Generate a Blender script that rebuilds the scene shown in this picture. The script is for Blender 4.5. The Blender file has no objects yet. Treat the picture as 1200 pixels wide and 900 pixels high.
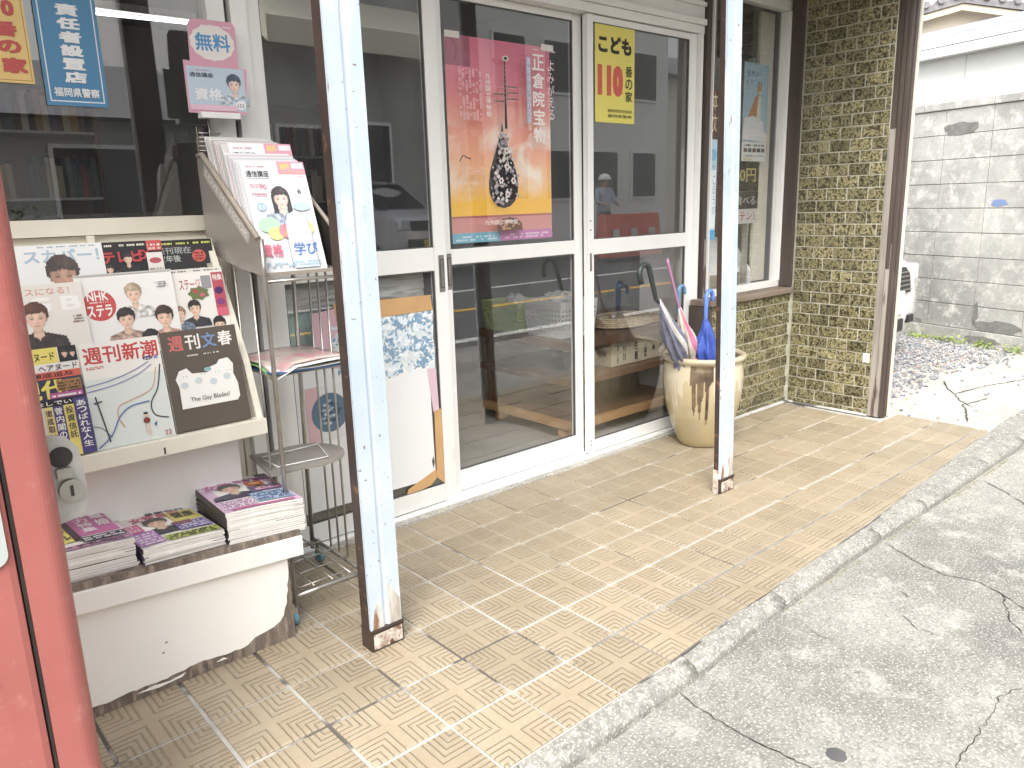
import bpy, bmesh, math, random
from mathutils import Vector, Matrix, Euler
import mathutils.noise as mnoise
random.seed(7)
S = bpy.context.scene
COL = S.collection
R = math.radians

# ------------------------------------------------------------------ camera
cam_d = bpy.data.cameras.new('camera'); cam = bpy.data.objects.new('camera', cam_d); COL.objects.link(cam)
cr, cu, cf = Vector((.750377, -.660428, -.027738)), Vector((.170333, .152645, .973492)), Vector((.638687, .735211, -.227034))
mx = Matrix((cr, cu, -cf)).transposed().to_4x4(); mx.translation = Vector((-1.51064, -1.33799, 1.19327))
cam.matrix_world = mx
cam_d.sensor_width = 36; cam_d.lens = 912.376 / 1200 * 36; cam_d.clip_start = .02; cam_d.clip_end = 600
S.camera = cam

# ------------------------------------------------------------------ light
SUN_EL, SUN_AZ = R(50), R(232)          # azimuth clockwise from +Y: the sun stands over the street
W = bpy.data.worlds.new('World'); S.world = W; W.use_nodes = True
nt = W.node_tree; nt.nodes.clear()
sky = nt.nodes.new('ShaderNodeTexSky'); sky.sky_type = 'NISHITA'; sky.sun_disc = False
sky.sun_elevation = SUN_EL; sky.sun_rotation = SUN_AZ; sky.air_density = 1.6; sky.dust_density = 5.0; sky.ozone_density = 1.0
hs = nt.nodes.new('ShaderNodeHueSaturation'); hs.inputs['Saturation'].default_value = .22; hs.inputs['Value'].default_value = 1.0
bg = nt.nodes.new('ShaderNodeBackground'); bg.inputs['Strength'].default_value = .15
wo = nt.nodes.new('ShaderNodeOutputWorld')
nt.links.new(sky.outputs[0], hs.inputs['Color']); nt.links.new(hs.outputs[0], bg.inputs['Color']); nt.links.new(bg.outputs[0], wo.inputs[0])
sl = bpy.data.lights.new('sun', 'SUN'); sl.energy = 1.1; sl.angle = R(40); sl.color = (1, .97, .92)
so = bpy.data.objects.new('sun', sl); COL.objects.link(so)
sd = Vector((math.sin(SUN_AZ) * math.cos(SUN_EL), math.cos(SUN_AZ) * math.cos(SUN_EL), math.sin(SUN_EL)))
so.rotation_euler = sd.to_track_quat('Z', 'Y').to_euler(); so.location = (0, -6, 12)
S.view_settings.view_transform = 'Standard'; S.view_settings.look = 'None'
S.view_settings.exposure = 1.38; S.view_settings.gamma = 1.0
S.cycles.max_bounces = 10; S.cycles.transparent_max_bounces = 24; S.cycles.caustics_reflective = False

# ------------------------------------------------------------------ materials
MATS = {}
def srgb(c):
    if isinstance(c, str):
        c = [int(c[i:i + 2], 16) / 255 for i in (0, 2, 4)]
        c = [x / 12.92 if x <= .04045 else ((x + .055) / 1.055) ** 2.4 for x in c]
    return (c[0], c[1], c[2], 1)
def nn(t, typ, **k):
    n = t.nodes.new('ShaderNode' + typ)
    for a, b in k.items():
        if isinstance(b, tuple) and a.startswith('i_'): n.inputs[a[2:]].default_value = b
        else: setattr(n, a, b)
    return n
def base_mat(name):
    m = bpy.data.materials.new(name); m.use_nodes = True; t = m.node_tree
    b = t.nodes['Principled BSDF']; return m, t, b
def coords(t, rand=False):
    tc = nn(t, 'TexCoord')
    if not rand: return tc.outputs['Object']
    oi = nn(t, 'ObjectInfo'); mu = nn(t, 'VectorMath', operation='SCALE'); mu.inputs[0].default_value = (37, 91, 53)
    t.links.new(oi.outputs['Random'], mu.inputs['Scale'])
    ad = nn(t, 'VectorMath', operation='ADD'); t.links.new(tc.outputs['Object'], ad.inputs[0]); t.links.new(mu.outputs[0], ad.inputs[1])
    return ad.outputs[0]
def noise(t, co, scale, detail=5, rough=.6, lo=.35, hi=.65, stretch=None, dist=0):
    if stretch:
        mp = nn(t, 'Mapping'); mp.inputs['Scale'].default_value = stretch; t.links.new(co, mp.inputs[0]); co = mp.outputs[0]
    n = nn(t, 'TexNoise'); n.inputs['Scale'].default_value = scale; n.inputs['Detail'].default_value = detail
    n.inputs['Roughness'].default_value = rough; n.inputs['Distortion'].default_value = dist; t.links.new(co, n.inputs['Vector'])
    mr = nn(t, 'MapRange'); mr.inputs[1].default_value = lo; mr.inputs[2].default_value = hi; t.links.new(n.outputs[0], mr.inputs[0])
    return mr.outputs[0]
def mixc(t, fac, a, b, mode='MIX'):
    m = nn(t, 'Mix', data_type='RGBA', blend_type=mode)
    for s, v in ((0, fac), (6, a), (7, b)):
        if hasattr(v, 'default_value'): t.links.new(v, m.inputs[s])
        else: m.inputs[s].default_value = v if s == 0 else srgb(v)
    return m.outputs[2]
def math_(t, op, a, b=None, clamp=False):
    m = nn(t, 'Math', operation=op, use_clamp=clamp)
    for i, v in enumerate((a, b)):
        if v is None: continue
        if hasattr(v, 'default_value'): t.links.new(v, m.inputs[i])
        else: m.inputs[i].default_value = v
    return m.outputs[0]
def bump(t, b, h, strength=.3, dist=.002, prev=None):
    bn = nn(t, 'Bump'); bn.inputs['Strength'].default_value = strength; bn.inputs['Distance'].default_value = dist
    t.links.new(h, bn.inputs['Height'])
    if prev: t.links.new(prev, bn.inputs['Normal'])
    t.links.new(bn.outputs[0], b.inputs['Normal']); return bn.outputs[0]
def M(name, c1, c2=None, scale=8, rough=.6, metal=0, bmp=0, bscale=None, bdist=.002, c3=None, s3=40, f3=(.55, .7), rand=0, stretch=None, spec=.5, lohi=(.35, .65), trans=0, rough2=None, coat=0):
    """one surface: two colours mixed by noise, a third one as specks or stains, relief, per-object variation"""
    if name in MATS: return MATS[name]
    m, t, b = base_mat(name); co = coords(t, rand > 0)
    col = None
    if c2 is not None:
        f = noise(t, co, scale, lo=lohi[0], hi=lohi[1], stretch=stretch); col = mixc(t, f, c1, c2)
        if rough2 is not None:
            mr = nn(t, 'MapRange'); t.links.new(f, mr.inputs[0]); mr.inputs[3].default_value = rough; mr.inputs[4].default_value = rough2
            t.links.new(mr.outputs[0], b.inputs['Roughness'])
    if c3 is not None:
        f = noise(t, co, s3, lo=f3[0], hi=f3[1], stretch=stretch); col = mixc(t, f, col if col else c1, c3)
    if rand:
        oi = nn(t, 'ObjectInfo'); mr = nn(t, 'MapRange'); t.links.new(oi.outputs['Random'], mr.inputs[0])
        mr.inputs[3].default_value = 1 - rand; mr.inputs[4].default_value = 1 + rand
        hv = nn(t, 'HueSaturation'); t.links.new(mr.outputs[0], hv.inputs['Value'])
        if col: t.links.new(col, hv.inputs['Color'])
        else: hv.inputs['Color'].default_value = srgb(c1)
        col = hv.outputs[0]
    if col: t.links.new(col, b.inputs['Base Color'])
    else: b.inputs['Base Color'].default_value = srgb(c1)
    if rough2 is None: b.inputs['Roughness'].default_value = rough
    b.inputs['Metallic'].default_value = metal; b.inputs['Specular IOR Level'].default_value = spec
    b.inputs['Coat Weight'].default_value = coat; b.inputs['Coat Roughness'].default_value = .15
    if bmp: bump(t, b, noise(t, co, bscale or scale * 4, lo=.2, hi=.8, stretch=stretch), bmp, bdist)
    MATS[name] = m; return m
def ink(c, rough=.38):
    """flat printed colour on coated paper"""
    k = 'ink_' + c
    if k in MATS: return MATS[k]
    m, t, b = base_mat(k); k_ = srgb(c); l_ = .3 * k_[0] + .6 * k_[1] + .1 * k_[2]
    b.inputs['Base Color'].default_value = tuple((x * .80 + l_ * .20) * .82 + .012 for x in k_[:3]) + (1,); b.inputs['Roughness'].default_value = rough
    b.inputs['Specular IOR Level'].default_value = .4
    MATS[k] = m; return m

M('aluminium', (.86, .86, .84), (.80, .80, .78), 3, rough=.36, metal=.12, bmp=.05, bscale=60, c3=(.62, .61, .58), s3=9, f3=(.66, .85), stretch=(1, 1, .3))
M('aluminium_dark', (.10, .10, .10), rough=.5)
M('rack_metal', (.40, .375, .34), (.34, .32, .29), 5, rough=.4, metal=.45)
M('steel', (.52, .50, .46), (.36, .34, .31), 14, rough=.33, metal=.85, bmp=.05)
M('galvanised', (.50, .49, .46), (.43, .42, .40), 30, rough=.42, metal=.6, bmp=.1, bscale=120)
M('cream_paint', (.72, .69, .60), (.62, .58, .48), 2.5, rough=.5, bmp=.05, c3=(.45, .41, .32), s3=5, f3=(.64, .85))
M('white_paint', (.92, .905, .87), (.88, .86, .81), 3, rough=.5, bmp=.06, bscale=40, c3=(.55, .48, .38), s3=11, f3=(.70, .8))
M('taupe', (.36, .31, .26), (.28, .24, .20), 4, rough=.5)
M('ply_edge', (.24, .195, .16), (.12, .095, .078), 30, rough=.85, bmp=.9, bscale=60, bdist=.006, stretch=(1, 1, .25), c3=(.36, .29, .23), s3=50, f3=(.5, .65))
M('dark_brown_paint', (.055, .035, .028), (.035, .024, .02), 6, rough=.45, c3=(.20, .10, .055), s3=25, f3=(.60, .72), bmp=.15)
M('black_paint', (.02, .018, .016), (.035, .03, .026), 10, rough=.5)
M('rust', (.20, .11, .065), (.62, .58, .52), 34, rough=.85, bmp=.5, bscale=70, c3=(.10, .05, .03), s3=60, f3=(.55, .62))
M('wood_dark', (.052, .038, .031), (.085, .066, .056), 9, rough=.65, bmp=.5, bscale=30, stretch=(1, 1, .12), c3=(.17, .13, .11), s3=18, f3=(.62, .74))
M('wood_grey', (.38, .345, .305), (.22, .195, .172), 16, rough=.8, bmp=.8, bscale=30, bdist=.004, stretch=(1, 1, .1), c3=(.10, .065, .05), s3=22, f3=(.60, .66))
M('wood_sill', (.24, .19, .15), (.15, .11, .085), 12, rough=.7, bmp=.5, stretch=(.12, 1, 1))
M('wood_light', (.50, .30, .14), (.38, .21, .09), 9, rough=.55, bmp=.25, stretch=(.15, 1, 1))
M('wood_mid', (.17, .09, .05), (.10, .055, .03), 8, rough=.5, stretch=(.15, 1, 1))
M('soffit', (.40, .38, .33), (.34, .32, .28), 4, rough=.7)
M('interior_wall', (.36, .37, .37), rough=.8)
M('interior_floor', (.46, .455, .43), (.38, .375, .35), 3, rough=.5)
M('cardboard', (.58, .36, .17), (.50, .30, .14), 6, rough=.8, bmp=.1)
M('grout', (.50, .485, .45), (.36, .35, .325), 12, rough=.95, bmp=.4, bscale=60, c3=(.11, .10, .09), s3=2.6, f3=(.53, .58))
M('brick_mortar', (.50, .485, .40), (.34, .33, .27), 14, rough=.95, bmp=.3)
M('gravel', (.36, .37, .40), (.22, .23, .26), 3, rough=.8, rand=.0, c3=(.60, .58, .54), s3=9, f3=(.5, .62))
M('car_white', (.80, .80, .79), rough=.22, coat=.6)
M('car_dark', (.02, .02, .022), rough=.3)
M('paper', (.86, .84, .80), (.80, .78, .73), 30, rough=.6)
M('black_fabric', (.05, .05, .07), rough=.7)
M('rubber_blue', (.16, .30, .38), rough=.6)

# aged red paint, sun-bleached and scratched
m, t, b = base_mat('red_paint'); co = coords(t)
c = mixc(t, noise(t, co, 2.2, lo=.3, hi=.7), (.37, .125, .11), (.32, .098, .086))
c = mixc(t, math_(t, 'MULTIPLY', noise(t, co, 30, lo=.58, hi=.72, stretch=(1, 1, .5)), .35), c, (.56, .28, .24))
c = mixc(t, math_(t, 'MULTIPLY', noise(t, co, 5, 9, .8, lo=.52, hi=.7), .35), c, (.50, .18, .15))
t.links.new(c, b.inputs['Base Color']); b.inputs['Roughness'].default_value = .42
bump(t, b, noise(t, co, 90, lo=.2, hi=.8), .12, .001); MATS['red_paint'] = m
# chipped pale-blue paint over rusting steel
m, t, b = base_mat('post_paint'); co = coords(t)
c = mixc(t, noise(t, co, 3.0, lo=.35, hi=.65), (.52, .58, .66), (.40, .48, .58))
c = mixc(t, noise(t, co, 8, lo=.55, hi=.68, stretch=(1, 1, .25)), c, (.66, .65, .61))
c = mixc(t, noise(t, co, 60, 3, lo=.68, hi=.71), c, (.17, .10, .06))
c = mixc(t, math_(t, 'MULTIPLY', noise(t, co, 26, 6, lo=.66, hi=.70, stretch=(1, 1, .35)), 1.0), c, (.30, .26, .23))
t.links.new(c, b.inputs['Base Color']); b.inputs['Roughness'].default_value = .45
bump(t, b, noise(t, co, 70, lo=.3, hi=.7), .2, .0012); MATS['post_paint'] = m
M('post_paint_worn', (.66, .66, .62), (.33, .29, .25), 22, rough=.6, c3=(.22, .12, .07), s3=40, f3=(.6, .66), stretch=(1, 1, .3), bmp=.2)

# terrace tile: nested ridges round each corner of a 200 mm tile
m, t, b = base_mat('terrace_tile')
co = coords(t); cr_ = coords(t, True)
sp = nn(t, 'SeparateXYZ'); t.links.new(co, sp.inputs[0])
ax, ay = math_(t, 'ABSOLUTE', sp.outputs[0]), math_(t, 'ABSOLUTE', sp.outputs[1])
mn = math_(t, 'MINIMUM', ax, ay)
ph = math_(t, 'MULTIPLY', mn, 1 / .0162)
fr = math_(t, 'FRACT', ph)
tri = math_(t, 'ABSOLUTE', math_(t, 'SUBTRACT', fr, .5))
ridge = nn(t, 'MapRange', interpolation_type='SMOOTHSTEP'); ridge.inputs[1].default_value = .30; ridge.inputs[2].default_value = .44
t.links.new(tri, ridge.inputs[0])                       # groove profile
ok = math_(t, 'MULTIPLY', math_(t, 'GREATER_THAN', mn, .009), math_(t, 'LESS_THAN', mn, .089))
gro = math_(t, 'MULTIPLY', ridge.outputs[0], ok)
worn = noise(t, cr_, 7, lo=.30, hi=.62)
gro2 = math_(t, 'MULTIPLY', gro, math_(t, 'ADD', math_(t, 'MULTIPLY', worn, .6), .4))
c = mixc(t, noise(t, cr_, 5, lo=.3, hi=.7), (.365, .305, .215), (.305, .25, .172))
c = mixc(t, math_(t, 'MULTIPLY', noise(t, cr_, 60, 8, .7, lo=.5, hi=.75), .4), c, (.42, .385, .32))
c = mixc(t, math_(t, 'MULTIPLY', noise(t, cr_, 25, 8, .7, lo=.60, hi=.72), .45), c, (.26, .21, .15))
c = mixc(t, math_(t, 'MULTIPLY', gro2, .52), c, (.16, .125, .085))
oi = nn(t, 'ObjectInfo'); mr = nn(t, 'MapRange'); t.links.new(oi.outputs['Random'], mr.inputs[0]); mr.inputs[3].default_value = .90; mr.inputs[4].default_value = 1.08
hv = nn(t, 'HueSaturation'); t.links.new(mr.outputs[0], hv.inputs['Value']); t.links.new(c, hv.inputs['Color'])
t.links.new(hv.outputs[0], b.inputs['Base Color'])
mr = nn(t, 'MapRange'); t.links.new(worn, mr.inputs[0]); mr.inputs[3].default_value = .32; mr.inputs[4].default_value = .52
t.links.new(mr.outputs[0], b.inputs['Roughness'])
n1 = bump(t, b, math_(t, 'SUBTRACT', 1, gro), .8, .0030)
bump(t, b, noise(t, cr_, 45, lo=.2, hi=.8), .25, .0015, n1); MATS['terrace_tile'] = m

# mottled olive glazed brick tile
m, t, b = base_mat('glazed_brick'); co = coords(t, True)
f = noise(t, co, 72, 3, .55, lo=.43, hi=.52); c = mixc(t, f, (.030, .034, .018), (.215, .19, .10))
f = noise(t, co, 95, 3, .5, lo=.52, hi=.60); c = mixc(t, math_(t, 'MULTIPLY', f, .8), c, (.36, .32, .20))
f = noise(t, co, 46, 3, .5, lo=.57, hi=.64); c = mixc(t, math_(t, 'MULTIPLY', f, .9), c, (.045, .030, .015))
oi = nn(t, 'ObjectInfo'); mr = nn(t, 'MapRange'); t.links.new(oi.outputs['Random'], mr.inputs[0]); mr.inputs[3].default_value = .62; mr.inputs[4].default_value = 1.25
hv = nn(t, 'HueSaturation'); t.links.new(mr.outputs[0], hv.inputs['Value']); t.links.new(c, hv.inputs['Color'])
t.links.new(hv.outputs[0], b.inputs['Base Color']); b.inputs['Roughness'].default_value = .30
bump(t, b, noise(t, co, 50, lo=.2, hi=.8), .3, .002); MATS['glazed_brick'] = m

# road concrete: weathered, mottled, with exposed aggregate
def concrete(name, c1, c2, c3, sc=1.0, rough=.9, grain=1.0):
    m, t, b = base_mat(name); co = coords(t)
    c = mixc(t, noise(t, co, 1.6 * sc, 8, .65, lo=.35, hi=.65), c1, c2)
    c = mixc(t, noise(t, co, 9 * sc, 9, .75, lo=.50, hi=.66), c, c3)
    c = mixc(t, math_(t, 'MULTIPLY', noise(t, co, 75, 4, .7, lo=.50, hi=.60), .50 * grain), c, (.12, .115, .10))
    c = mixc(t, math_(t, 'MULTIPLY', noise(t, co, 140, 3, .6, lo=.54, hi=.64), .60 * grain), c, (.60, .585, .53))
    t.links.new(c, b.inputs['Base Color']); b.inputs['Roughness'].default_value = rough
    n1 = bump(t, b, noise(t, co, 110, 4, .7, lo=.25, hi=.75), .45 * grain, .004)
    bump(t, b, noise(t, co, 7, 5, lo=.2, hi=.8), .3, .01, n1); MATS[name] = m
concrete('apron_concrete', (.30, .292, .262), (.15, .147, .136), (.385, .374, .336))
concrete('kerb_concrete', (.27, .262, .232), (.18, .175, .16), (.38, .37, .33), 3)
concrete('block_concrete', (.46, .455, .43), (.24, .238, .225), (.60, .59, .555), 1.0, grain=.3)
concrete('pale_concrete', (.50, .475, .43), (.36, .345, .31), (.58, .56, .51), 1.5)
M('asphalt', (.10, .10, .10), (.07, .07, .07), 12, rough=.9, bmp=.4, bscale=200)
M('road_white', (.70, .70, .68), (.5, .5, .48), 20, rough=.8)
M('road_yellow', (.75, .42, .06), (.6, .33, .05), 20, rough=.8)
M('block_stain', (.15, .148, .14), (.22, .217, .205), 20, rough=.95, bmp=.3)

# window glass: clear body, mirror coat by Schlick's law on the unsigned angle, so a thin box works from both sides
def glassmat(name, tint, dirt_haze=.0):
    m = bpy.data.materials.new(name); m.use_nodes = True; t = m.node_tree; t.nodes.clear()
    g = nn(t, 'NewGeometry'); d = nn(t, 'VectorMath', operation='DOT_PRODUCT')
    t.links.new(g.outputs['Incoming'], d.inputs[0]); t.links.new(g.outputs['Normal'], d.inputs[1])
    a = math_(t, 'ABSOLUTE', d.outputs['Value']); p = math_(t, 'POWER', math_(t, 'SUBTRACT', 1, a, True), 5)
    f = math_(t, 'ADD', math_(t, 'MULTIPLY', p, .90), .105)
    tr = nn(t, 'BsdfTransparent'); tr.inputs[0].default_value = srgb(tint)
    gl = nn(t, 'BsdfGlossy'); gl.inputs['Roughness'].default_value = 0.0; gl.inputs[0].default_value = (1, 1, 1, 1)
    mx_ = nn(t, 'MixShader'); t.links.new(f, mx_.inputs[0]); t.links.new(tr.outputs[0], mx_.inputs[1]); t.links.new(gl.outputs[0], mx_.inputs[2])
    df = nn(t, 'BsdfDiffuse'); df.inputs[0].default_value = (.6, .6, .58, 1)
    tc = nn(t, 'TexCoord'); nz = noise(t, tc.outputs['Object'], 3, 8, .7, lo=.45, hi=.8, stretch=(1, 1, .4))
    m2 = nn(t, 'MixShader'); t.links.new(math_(t, 'MULTIPLY', nz, dirt_haze), m2.inputs[0]); t.links.new(mx_.outputs[0], m2.inputs[1]); t.links.new(df.outputs[0], m2.inputs[2])  # pale diffuse film: streaky dirt, strengthened to paint haze over the reflections
    o = nn(t, 'OutputMaterial'); t.links.new(m2.outputs[0], o.inputs[0]); MATS[name] = m
glassmat('window_glass', (.99, .995, .995), .05)
def emit(name, c, s):
    m, t, b = base_mat(name); b.inputs['Emission Color'].default_value = srgb(c); b.inputs['Emission Strength'].default_value = s; MATS[name] = m
emit('tube_light', (1, .98, .95), 3)

m, t, b = base_mat('portrait_print'); va = nn(t, 'VertexColor', layer_name='print'); t.links.new(va.outputs[0], b.inputs['Base Color']); b.inputs['Roughness'].default_value = .38; MATS['portrait_print'] = m
# ------------------------------------------------------------------ object helpers
LOC = {}
def tag(o, label=None, cat=None, group=None, kind=None):
    if label: o['label'] = label
    if cat: o['category'] = cat
    if group: o['group'] = group
    if kind: o['kind'] = kind
    return o
def thing(name, label, cat, loc=(0, 0, 0), group=None, kind=None):
    o = bpy.data.objects.new(name, None); COL.objects.link(o); o.location = loc; o.empty_display_size = .05
    LOC[o.name] = Vector(loc); tag(o, label, cat, group, kind); return o
class MB:
    def __init__(s): s.vc = {}; s.v = []; s.f = []; s.mi = []; s.mats = []; s.sm = []; s.cur = 0
    def mat(s, name):
        m = MATS[name] if isinstance(name, str) else name
        if m not in s.mats: s.mats.append(m)
        s.cur = s.mats.index(m); return s
    def face(s, idx, smooth=False): s.f.append(tuple(idx)); s.mi.append(s.cur); s.sm.append(smooth)
    def add(s, vs, fs, smooth=False):
        n = len(s.v); s.v += [tuple(v) for v in vs]
        for f in fs: s.face([i + n for i in f], smooth)
        return s
    def box(s, x0, x1, y0, y1, z0, z1, M4=None, bev=0):
        if bev > 0:
            bm = bmesh.new(); bmesh.ops.create_cube(bm, size=1)
            bmesh.ops.scale(bm, vec=(x1 - x0, y1 - y0, z1 - z0), verts=bm.verts); bmesh.ops.translate(bm, vec=((x0 + x1) / 2, (y0 + y1) / 2, (z0 + z1) / 2), verts=bm.verts)
            bmesh.ops.bevel(bm, geom=bm.edges[:], offset=bev, segments=2, affect='EDGES', profile=.6)
            bm.verts.index_update(); vs = [v.co.copy() for v in bm.verts]; fs = [[v.index for v in f.verts] for f in bm.faces]; bm.free()
            if M4: vs = [M4 @ v for v in vs]
            return s.add(vs, fs)
        vs = [Vector((x, y, z)) for z in (z0, z1) for y in (y0, y1) for x in (x0, x1)]
        if M4: vs = [M4 @ v for v in vs]
        return s.add(vs, [(0, 2, 3, 1), (4, 5, 7, 6), (0, 1, 5, 4), (2, 6, 7, 3), (0, 4, 6, 2), (1, 3, 7, 5)])
    def prism(s, poly, d, M4=None, smooth=False):
        """polygon (list of 3D points) swept along vector d"""
        n = len(poly); d = Vector(d); a = [Vector(p) for p in poly]; vs = a + [p + d for p in a]
        if M4: vs = [M4 @ v for v in vs]
        k = len(s.v); s.v += [tuple(v) for v in vs]
        s.face([k + i for i in range(n - 1, -1, -1)]); s.face([k + n + i for i in range(n)])
        for i in range(n): j = (i + 1) % n; s.face((k + i, k + j, k + n + j, k + n + i), smooth)
        return s
    def tube(s, pts, r, n=8, cap=True, M4=None):
        pts = [Vector(p) for p in pts]; rs = r if isinstance(r, (list, tuple)) else [r] * len(pts)
        k = len(s.v); up = None
        for i, p in enumerate(pts):
            d = (pts[min(i + 1, len(pts) - 1)] - pts[max(i - 1, 0)]).normalized()
            if up is None:
                up = Vector((0, 0, 1)) if abs(d.z) < .9 else Vector((1, 0, 0))
            a = d.cross(up).normalized(); up = a.cross(d).normalized()
            for j in range(n):
                an = 2 * math.pi * j / n; q = p + (a * math.cos(an) + up * math.sin(an)) * rs[i]
                s.v.append(tuple(M4 @ q if M4 else q))
        for i in range(len(pts) - 1):
            for j in range(n):
                j2 = (j + 1) % n; s.face((k + i * n + j, k + i * n + j2, k + (i + 1) * n + j2, k + (i + 1) * n + j), True)
        if cap:
            s.face([k + j for j in range(n - 1, -1, -1)]); s.face([k + (len(pts) - 1) * n + j for j in range(n)])
        return s
    def lathe(s, prof, n=48, c=(0, 0, 0), M4=None):
        k = len(s.v)
        for r_, z in prof:
            for j in range(n):
                an = 2 * math.pi * j / n; q = Vector((c[0] + r_ * math.cos(an), c[1] + r_ * math.sin(an), c[2] + z)); s.v.append(tuple(M4 @ q if M4 else q))
        for i in range(len(prof) - 1):
            for j in range(n):
                j2 = (j + 1) % n; s.face((k + i * n + j, k + i * n + j2, k + (i + 1) * n + j2, k + (i + 1) * n + j), True)
        return s
    def build(s, name, parent=None, off=None, label=None, cat=None, group=None, kind=None, local=False):
        """vertices are given in world coordinates unless local; the object's origin goes to its parent or its own base"""
        if parent is not None: base = LOC[parent.name]
        elif local: base = Vector((0, 0, 0))
        else:
            xs = [v[0] for v in s.v]; ys = [v[1] for v in s.v]; zs = [v[2] for v in s.v]
            base = Vector(((min(xs) + max(xs)) / 2, (min(ys) + max(ys)) / 2, min(zs)))
        me = bpy.data.meshes.new(name)
        vs = s.v if local else [(v[0] - base[0], v[1] - base[1], v[2] - base[2]) for v in s.v]
        me.from_pydata(vs, [], s.f)
        for m_ in s.mats: me.materials.append(m_)
        if s.vc:
            at = me.color_attributes.new('print', 'FLOAT_COLOR', 'POINT')
            for i_, c_ in s.vc.items(): at.data[i_].color = c_
        me.polygons.foreach_set('material_index', s.mi); me.polygons.foreach_set('use_smooth', s.sm); me.update()
        bm = bmesh.new(); bm.from_mesh(me); bmesh.ops.recalc_face_normals(bm, faces=bm.faces[:]); bm.to_mesh(me); bm.free()
        o = bpy.data.objects.new(name, me); COL.objects.link(o)
        if parent is not None: o.parent = parent; LOC[o.name] = base
        else: o.location = base; LOC[o.name] = base
        tag(o, label, cat, group, kind); return o
def B(mat): return MB().mat(mat)
def copy_tree(o, parent=None):
    c = o.copy(); COL.objects.link(c); c.parent = parent; LOC[c.name] = LOC.get(o.name, Vector())
    for ch in o.children: copy_tree(ch, c)
    return c

# ------------------------------------------------------------------ lettering and flat print
TXT = {}
def glyphs(s, bold=0.0):
    k = (s, bold)
    if k in TXT: return TXT[k]
    c = bpy.data.curves.new('lettering', 'FONT'); c.body = s; c.offset = bold; c.resolution_u = 2; c.fill_mode = 'FRONT'
    o = bpy.data.objects.new('lettering', c); COL.objects.link(o)
    dg = bpy.context.evaluated_depsgraph_get(); me = bpy.data.meshes.new_from_object(o.evaluated_get(dg))
    vs = [(v.co.x, v.co.y) for v in me.vertices]; fs = [tuple(p.vertices) for p in me.polygons]
    bpy.data.objects.remove(o); bpy.data.curves.remove(c); bpy.data.meshes.remove(me)
    if not vs: TXT[k] = ([], []); return TXT[k]
    x0, x1 = min(v[0] for v in vs), max(v[0] for v in vs); y0, y1 = min(v[1] for v in vs), max(v[1] for v in vs)
    vs = [((x - x0) / (x1 - x0 + 1e-9), (y - y0) / (y1 - y0 + 1e-9)) for x, y in vs]
    TXT[k] = (vs, fs); return TXT[k]
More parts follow.
